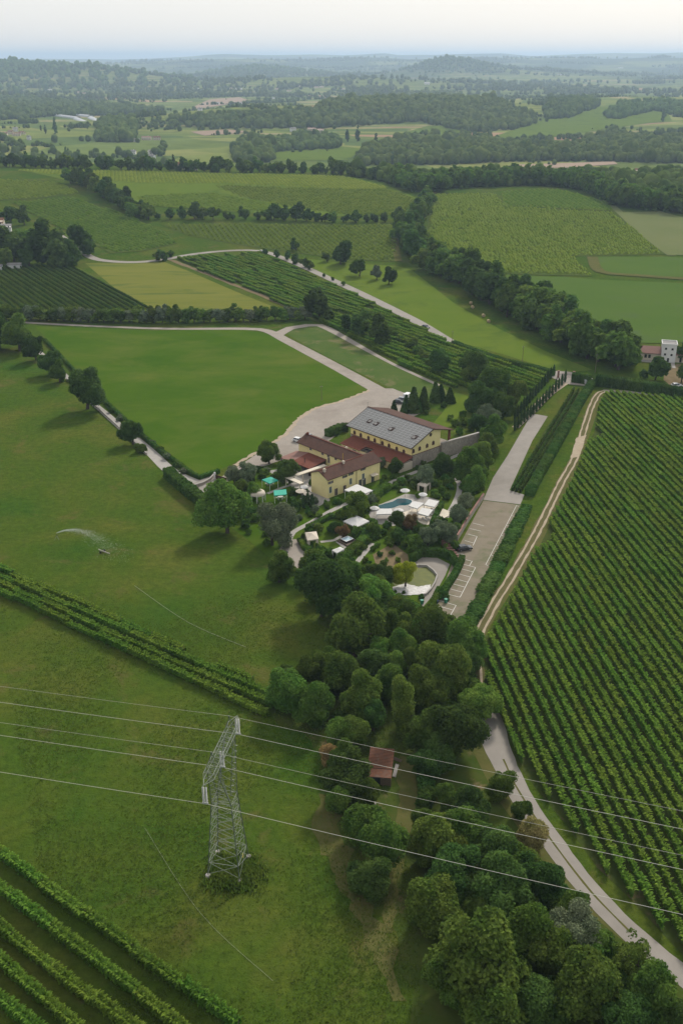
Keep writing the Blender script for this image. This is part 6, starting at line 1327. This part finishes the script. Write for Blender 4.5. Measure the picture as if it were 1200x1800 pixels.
# ------------------------------------------------------------------ other houses
def simple_house(p, rz, Lx, Ly, hw, hr, wall, roof, label, name='house', wins=True, chimney=True, group=None, cat='house'):
    t = thing(name, label, cat, p, rz, group); m = MB(); m.prism([(-Ly / 2, -1), (Ly / 2, -1), (Ly / 2, hw), (0, hw + hr - .2), (-Ly / 2, hw)], -Lx / 2, Lx / 2, 'x'); m.build('wall', M[wall], t)
    for s in (-1, 1):
        m = MB(); y1 = s * (Ly / 2 + .5); q = [(-Lx / 2 - .4, 0 + s * .01, hw + hr), (Lx / 2 + .4, s * .01, hw + hr), (Lx / 2 + .4, y1, hw - hr * .15), (-Lx / 2 - .4, y1, hw - hr * .15)]; m.slab(q if s < 0 else q[::-1], .25); rf = m.build('roof', M[roof], t)
    if chimney: part_box('chimney', M[wall], t, Lx * .2 - .35, Lx * .2 + .35, -1.2, -.5, hw, hw + hr + .9)
    if wins:
        n = max(2, int(Lx / 3.2))
        for lv in range(1 if hw < 4 else 2):
            for k in range(n):
                x = -Lx / 2 + (k + .5) * Lx / n; w_ = part_box('window', M['glass'], t, x - .45, x + .45, -Ly / 2 - .04, -Ly / 2 + .02, 1.0 + lv * 2.7, 2.3 + lv * 2.7); part_box('frame', M['trim'], w_, x - .55, x + .55, -Ly / 2 - .06, -Ly / 2 - .0, .85 + lv * 2.7, .99 + lv * 2.7)
    return t
# white tower house on the right
x, y = P(1150, 634); wh = thing('tower_house', 'white house with flat-topped tower and faded red roofs', 'house', (x, y, 0), math.radians(-14))
def bxp(name, mat, *b): return part_box(name, M[mat], wh, *b)
bxp('tower', 'whitewall', 2.2, 8.2, -1.5, 5.0, -.3, 7.6)
m = MB()
for a in ((2.0, 8.4, -1.7, -1.4), (2.0, 8.4, 4.9, 5.2), (2.0, 2.3, -1.4, 4.9), (8.1, 8.4, -1.4, 4.9)): m.box(*a, 7.6, 8.2)
m.build('parapet', M['whitewall'], wh); bxp('tower_roof', 'roof_grey', 2.35, 8.05, -1.35, 4.85, 7.61, 7.8)
for side, x0, x1 in ((0, -6.5, 2.15), (1, 8.25, 18)):
    bxp('wall', 'cream', x0, x1, -.5, 7.5, -.3, 3.5)
    m = MB(); m.slab([(x0 - .5, -1.1, 3.45), (x1, -1.1, 3.45), (x1, 3.6, 5.5), (x0 + 1.5 - .5, 3.6, 5.5)], .25); m.build('roof', M['roof_rose'], wh); m = MB(); m.slab([(x0 + 1.0, 3.62, 5.5), (x1, 3.62, 5.5), (x1, 8.1, 3.45), (x0 - .5, 8.1, 3.45)], .25); m.build('roof', M['roof_rose'], wh)
for x0, z0, d in ((3.4, 5.6, .8), (6.1, 5.5, .8), (3.3, 3.1, .8), (6.0, 3.0, .8), (4.8, .3, 1.6)):
    w_ = bxp('window', 'glass', x0, x0 + .85, -1.56, -1.48, z0, z0 + d); part_box('frame', M['roof_grey'], w_, x0 - .1, x0 + .95, -1.6, -1.5, z0 - .12, z0 - .01)
for x0 in (-4.6, -3.0): w_ = bxp('window', 'glass', x0, x0 + 1.0, -.56, -.48, 1.2, 2.7); part_box('frame', M['trim'], w_, x0 - .1, x0 + 1.1, -.6, -.5, 1.05, 1.19)
for x0 in (.7, 10.0, 12.5): bxp('door', 'glass', x0, x0 + .9, -.56, -.48, .1, 2.3)
bxp('terrace', 'paver', -9, 2.1, -3.5, -.55, -.2, .25); bxp('path', 'paver', 6.5, 8.1, -10, -1.55, -.2, .12)
field('dirt_yard', [(1168, 648), (1190, 640), (1260, 650), (1260, 690), (1180, 683), (1165, 668)], M['earth'], .06, 6, .5)
# farmhouse at the left edge
p = P3(-18, 402); simple_house(p, math.radians(10), 22, 10, 5.5, 2.4, 'cream', 'roof_orange', 'orange-roofed farmhouse peeking in at the left edge', 'farmhouse')
p = P3(4, 408); simple_house(p, math.radians(15), 14, 9, 4.0, 1.8, 'whitewall', 'roof_grey', 'grey-roofed outbuilding beside the orange-roofed farmhouse', 'outbuilding')
for i, (px, py_, lab) in enumerate([(-4, 474, 'open white shed at the left edge below the dark trees'), (27, 471, 'small white hut at the top of the dark vineyard')]):
    p = P3(px, py_); simple_house(p, .1, 6 + 2 * i, 4, 2.6, .7, 'whitewall', 'roof_grey', lab, 'hut', False, False, None, 'hut')
# villages and farms of the plain
far_h = [(8, 238, 14, 'r'), (20, 236, 12, 'r'), (30, 239, 16, 'o'), (40, 236, 12, 'r'), (28, 231, 10, 'w'), (52, 246, 8, 'w'), (240, 249, 12, 'w'), (258, 246, 18, 'r'), (276, 246, 14, 'o'), (222, 271, 10, 'w'), (234, 271, 10, 'w'), (266, 271, 9, 'w'), (268, 281, 10, 'w'), (140, 164, 24, 'r'), (148, 166, 20, 'o'), (88, 160, 18, 'w'), (325, 297, 14, 'o'), (336, 299, 12, 'w'), (345, 158, 28, 'w'), (403, 157, 26, 'r'), (420, 158, 30, 'w'), (476, 155, 22, 'o'), (488, 158, 22, 'r'), (498, 156, 18, 'w'), (508, 161, 20, 'o'), (524, 153, 20, 'r'), (556, 155, 22, 'r'), (565, 154, 20, 'o'), (515, 231, 12, 'w'), (548, 231, 16, 'r'), (560, 233, 20, 'r'), (480, 174, 14, 'w'), (382, 184, 14, 'w'), (425, 183, 12, 'w'), (352, 194, 10, 'w'), (985, 132, 40, 'w'), (750, 148, 26, 'w'), (806, 141, 24, 'w'), (1125, 308, 14, 'o'), (1090, 120, 40, 'w'), (640, 160, 18, 'o'), (602, 158, 18, 'r'), (616, 163, 16, 'w')]
for i, (px, py_, L, c) in enumerate(far_h):
    p = P3(px, py_); sc_ = 1.0; near = p.y < 2600
    simple_house(p, random.uniform(-.6, .6), L, L * random.uniform(.5, .7), random.uniform(4, 6.5) * (1 if L < 25 else 1.3), 2.0, 'cream' if c != 'w' else 'whitewall', {'r': 'roof_rose', 'o': 'roof_orange', 'w': 'roof_grey'}[c],
                 '%s %s house of the hazy valley, counted left to right' % (nth(1 + sum(q[0] < px for q in far_h)), {'r': 'red-roofed', 'o': 'orange-roofed', 'w': 'pale'}[c]), 'valley_house', near, near, 'houses of the valley')
for i, (a, b) in enumerate([((100, 204), (138, 209)), ((124, 202), (160, 206)), ((135, 210), (172, 214)), ((160, 208), (194, 212))]):
    A = Vector(P3(*a)); B = Vector(P3(*b)); d = B - A; t = thing('polytunnel', ['leftmost', 'second', 'third', 'rightmost'][i] + ' of four long white polytunnels in the valley', 'polytunnel', A, math.atan2(d.y, d.x), 'polytunnels'); L = Vector((d.x, d.y, 0)).length
    m = MB(); m.prism([(9 * math.cos(math.pi * k / 8), 5.5 * math.sin(math.pi * k / 8)) for k in range(9)], 0, L, 'x'); m.build('cover', M['plastic'], t)
    for k in range(5): m = MB(); xx = L * k / 4; m.prism([(9.1 * math.cos(math.pi * q / 8), 5.6 * math.sin(math.pi * q / 8)) for q in range(9)], xx - .3, xx + .3, 'x'); m.build('hoop', M['steel'], t)
# tall poplars of the plain, single trees
for i, (px, py_, r) in enumerate([(97, 226, 5.5), (195, 232, 5.5), (72, 226, 2.6), (80, 230, 3), (76, 274, 4), (117, 272, 4), (120, 268, 3), (610, 240, 5), (628, 238, 6), (552, 238, 5), (540, 246, 4), (660, 252, 6), (305, 283, 4), (350, 290, 3.5), (655, 275, 4), (690, 280, 5), (976, 200, 4), (330, 214, 4), (336, 213, 4), (1165, 205, 5)]):
    tree(px, py_, r, 'tall/low', '%s tall poplar of the valley, counted left to right' % nth(i + 1), 'tree', 'valley poplars', 'poplar', mat='dark')

# ------------------------------------------------------------------ small things
for i, (px, py_) in enumerate([(827, 535), (830, 542), (849, 557), (858, 567)]):
    p = P3(px, py_); m = MB(); m.tube((-.7, 0, .75), (.7, 0, .75), .78, None, 16); b = m.build('hay_bale', M['hay'], None, False, (p.x, p.y, p.z + .05), random.uniform(0, 3)); tag(b, ['uppermost', 'second', 'third', 'lowest'][i] + ' round hay bale on the bright meadow', 'hay bale', 'hay bales')
for px, py_, h, lab in ((794, 610, 7.5, 'utility pole where hedge meets country road'), (917, 640, 8, 'utility pole on the hay meadow'), (1045, 655, 8, 'utility pole behind the tall hedge'), (565, 704, 6, 'lamp post on the edge of the lawn')):
    p = P3(px, py_); t = thing('utility_pole', lab, 'pole', p, .4); m = MB(); m.tube((0, 0, -.3), (0, 0, h), .12, .09, 7); m.build('pole', M['wood'], t); part_box('crossbar', M['steel'], t, -.6, .6, -.06, .06, h - .5, h - .38)
for a, b, lab in (((237, 1030), (432, 1138), 'pale irrigation hose lying across the pasture above the vines'), ((255, 1456), (480, 1725), 'thin pale hose curving across the pasture below the pylon')):
    q = px_line([a, ((a[0] + b[0]) / 2 + (-16 if a[1] > 1300 else -4), (a[1] + b[1]) / 2 + (14 if a[1] > 1300 else 10)), b], 3); m = MB(); o = Vector((*q[0], 0))
    for s, e in zip(q[:-1], q[1:]): m.tube(Vector((*s, .08)) - o, Vector((*e, .08)) - o, .022 if a[1] > 1300 else .05, None, 5, False)
    tag(m.build('irrigation_hose', M['hose'], None, False, o), lab, 'hose')
# irrigation gun and its jet
p = P3(101, 948); t = thing('irrigation_gun', 'small irrigation gun throwing a water jet on the pasture', 'sprinkler', p, 0)
m = MB(); m.tube((-.6, -.4, 0), (0, 0, 1.1), .05); m.tube((.6, -.4, 0), (0, 0, 1.1), .05); m.tube((0, .6, 0), (0, 0, 1.1), .05); m.build('tripod', M['steel'], t); m = MB(); m.tube((-.3, 0, 1.0), (.9, 0, 1.55), .07, .04, 8); m.build('nozzle', M['steeldark'], t)
A = np.array(P(101, 948)); B = np.array(P(214, 984)); n = 3800; s = RNG.beta(1.3, 1.5, n); hgt_j = 1.6 + 9.0 * s * (1 - s) * 1.55
spread = .05 + 1.9 * s ** 1.6; jx = A[0] + (B[0] - A[0]) * s + RNG.normal(0, 1, n) * spread; jy = A[1] + (B[1] - A[1]) * s + RNG.normal(0, 1, n) * spread; jz = np.maximum(.05, hgt_j + .3 - RNG.exponential(1, n) * spread * .9)
V, Fq = leaf_quads(np.stack([jx, jy, jz], 1), rand_dirs(n, RNG), .04, RNG, .8, .9); o = put('water_jet', mesh_np('water_jet', V, Fq, M['spray'])); struct(o, 'stuff'); tag(o, 'arching white water jet over the pasture', 'water')
p = P3(183, 972); t = thing('hose_trailer', 'dark wheeled pipe trailer lying on the pasture near the jet', 'trailer', p, math.radians(-35)); m = MB(); m.tube((-2.0, 0, .5), (2.2, 0, .45), .13, None, 8); m.build('pipe', M['concrete'], t); m = MB(); m.tube((-.5, -.7, .35), (-.5, .7, .35), .06); m.build('axle', M['steeldark'], t)
for s in (-.7, .7): m = MB(); m.tube((-.5, s - .07, .35), (-.5, s + .07, .35), .35, None, 12); m.build('wheel', M['tyre'], t)
for px, py_, mt, lab in ((766, 1062, 'bin_blue', 'blue waste bin beside the parking hedge'), (783, 1060, 'bin_green', 'green tub standing in a parking bay'), (741, 1062, 'bin_green', 'green crate on the fountain terrace')):
    p = P3(px, py_); t = thing('waste_bin', lab, 'bin', (p.x, p.y, .08), .6); m = MB(); m.hexa([(-.25, -.25, 0), (.25, -.25, 0), (.25, .25, 0), (-.25, .25, 0), (-.35, -.35, 1.0), (.35, -.35, 1.0), (.35, .35, 1.0), (-.35, .35, 1.0)]); m.build('bin_body', M[mt], t); part_box('lid', M[mt], t, -.37, .37, -.37, .37, 1.005, 1.08)
tree(785, 1050, 7.5, 'shrub/mid', 'square planter shrub standing in the parking bays', 'shrub', None, 'planter_shrub', mat='hedge')

# ------------------------------------------------------------------ haze: the air of the valley
hb = MB(); hb.box(-46000, 46000, -46000, 46000, -120, 236); hz = hb.build('haze', []); hz['kind'] = 'stuff'; tag(hz, 'pale blue haze lying over the whole valley', 'haze')
hm = bpy.data.materials.new('haze'); n = nodes_of(hm); pv = n.nodes.new('ShaderNodeVolumePrincipled'); pv.inputs['Color'].default_value = (.60, .79, 1.0, 1); pv.inputs['Density'].default_value = 0.85e-4; pv.inputs['Anisotropy'].default_value = .25
ho = n.nodes.new('ShaderNodeOutputMaterial'); n.links.new(pv.outputs[0], ho.inputs['Volume']); hz.data.materials.clear(); hz.data.materials.append(hm)
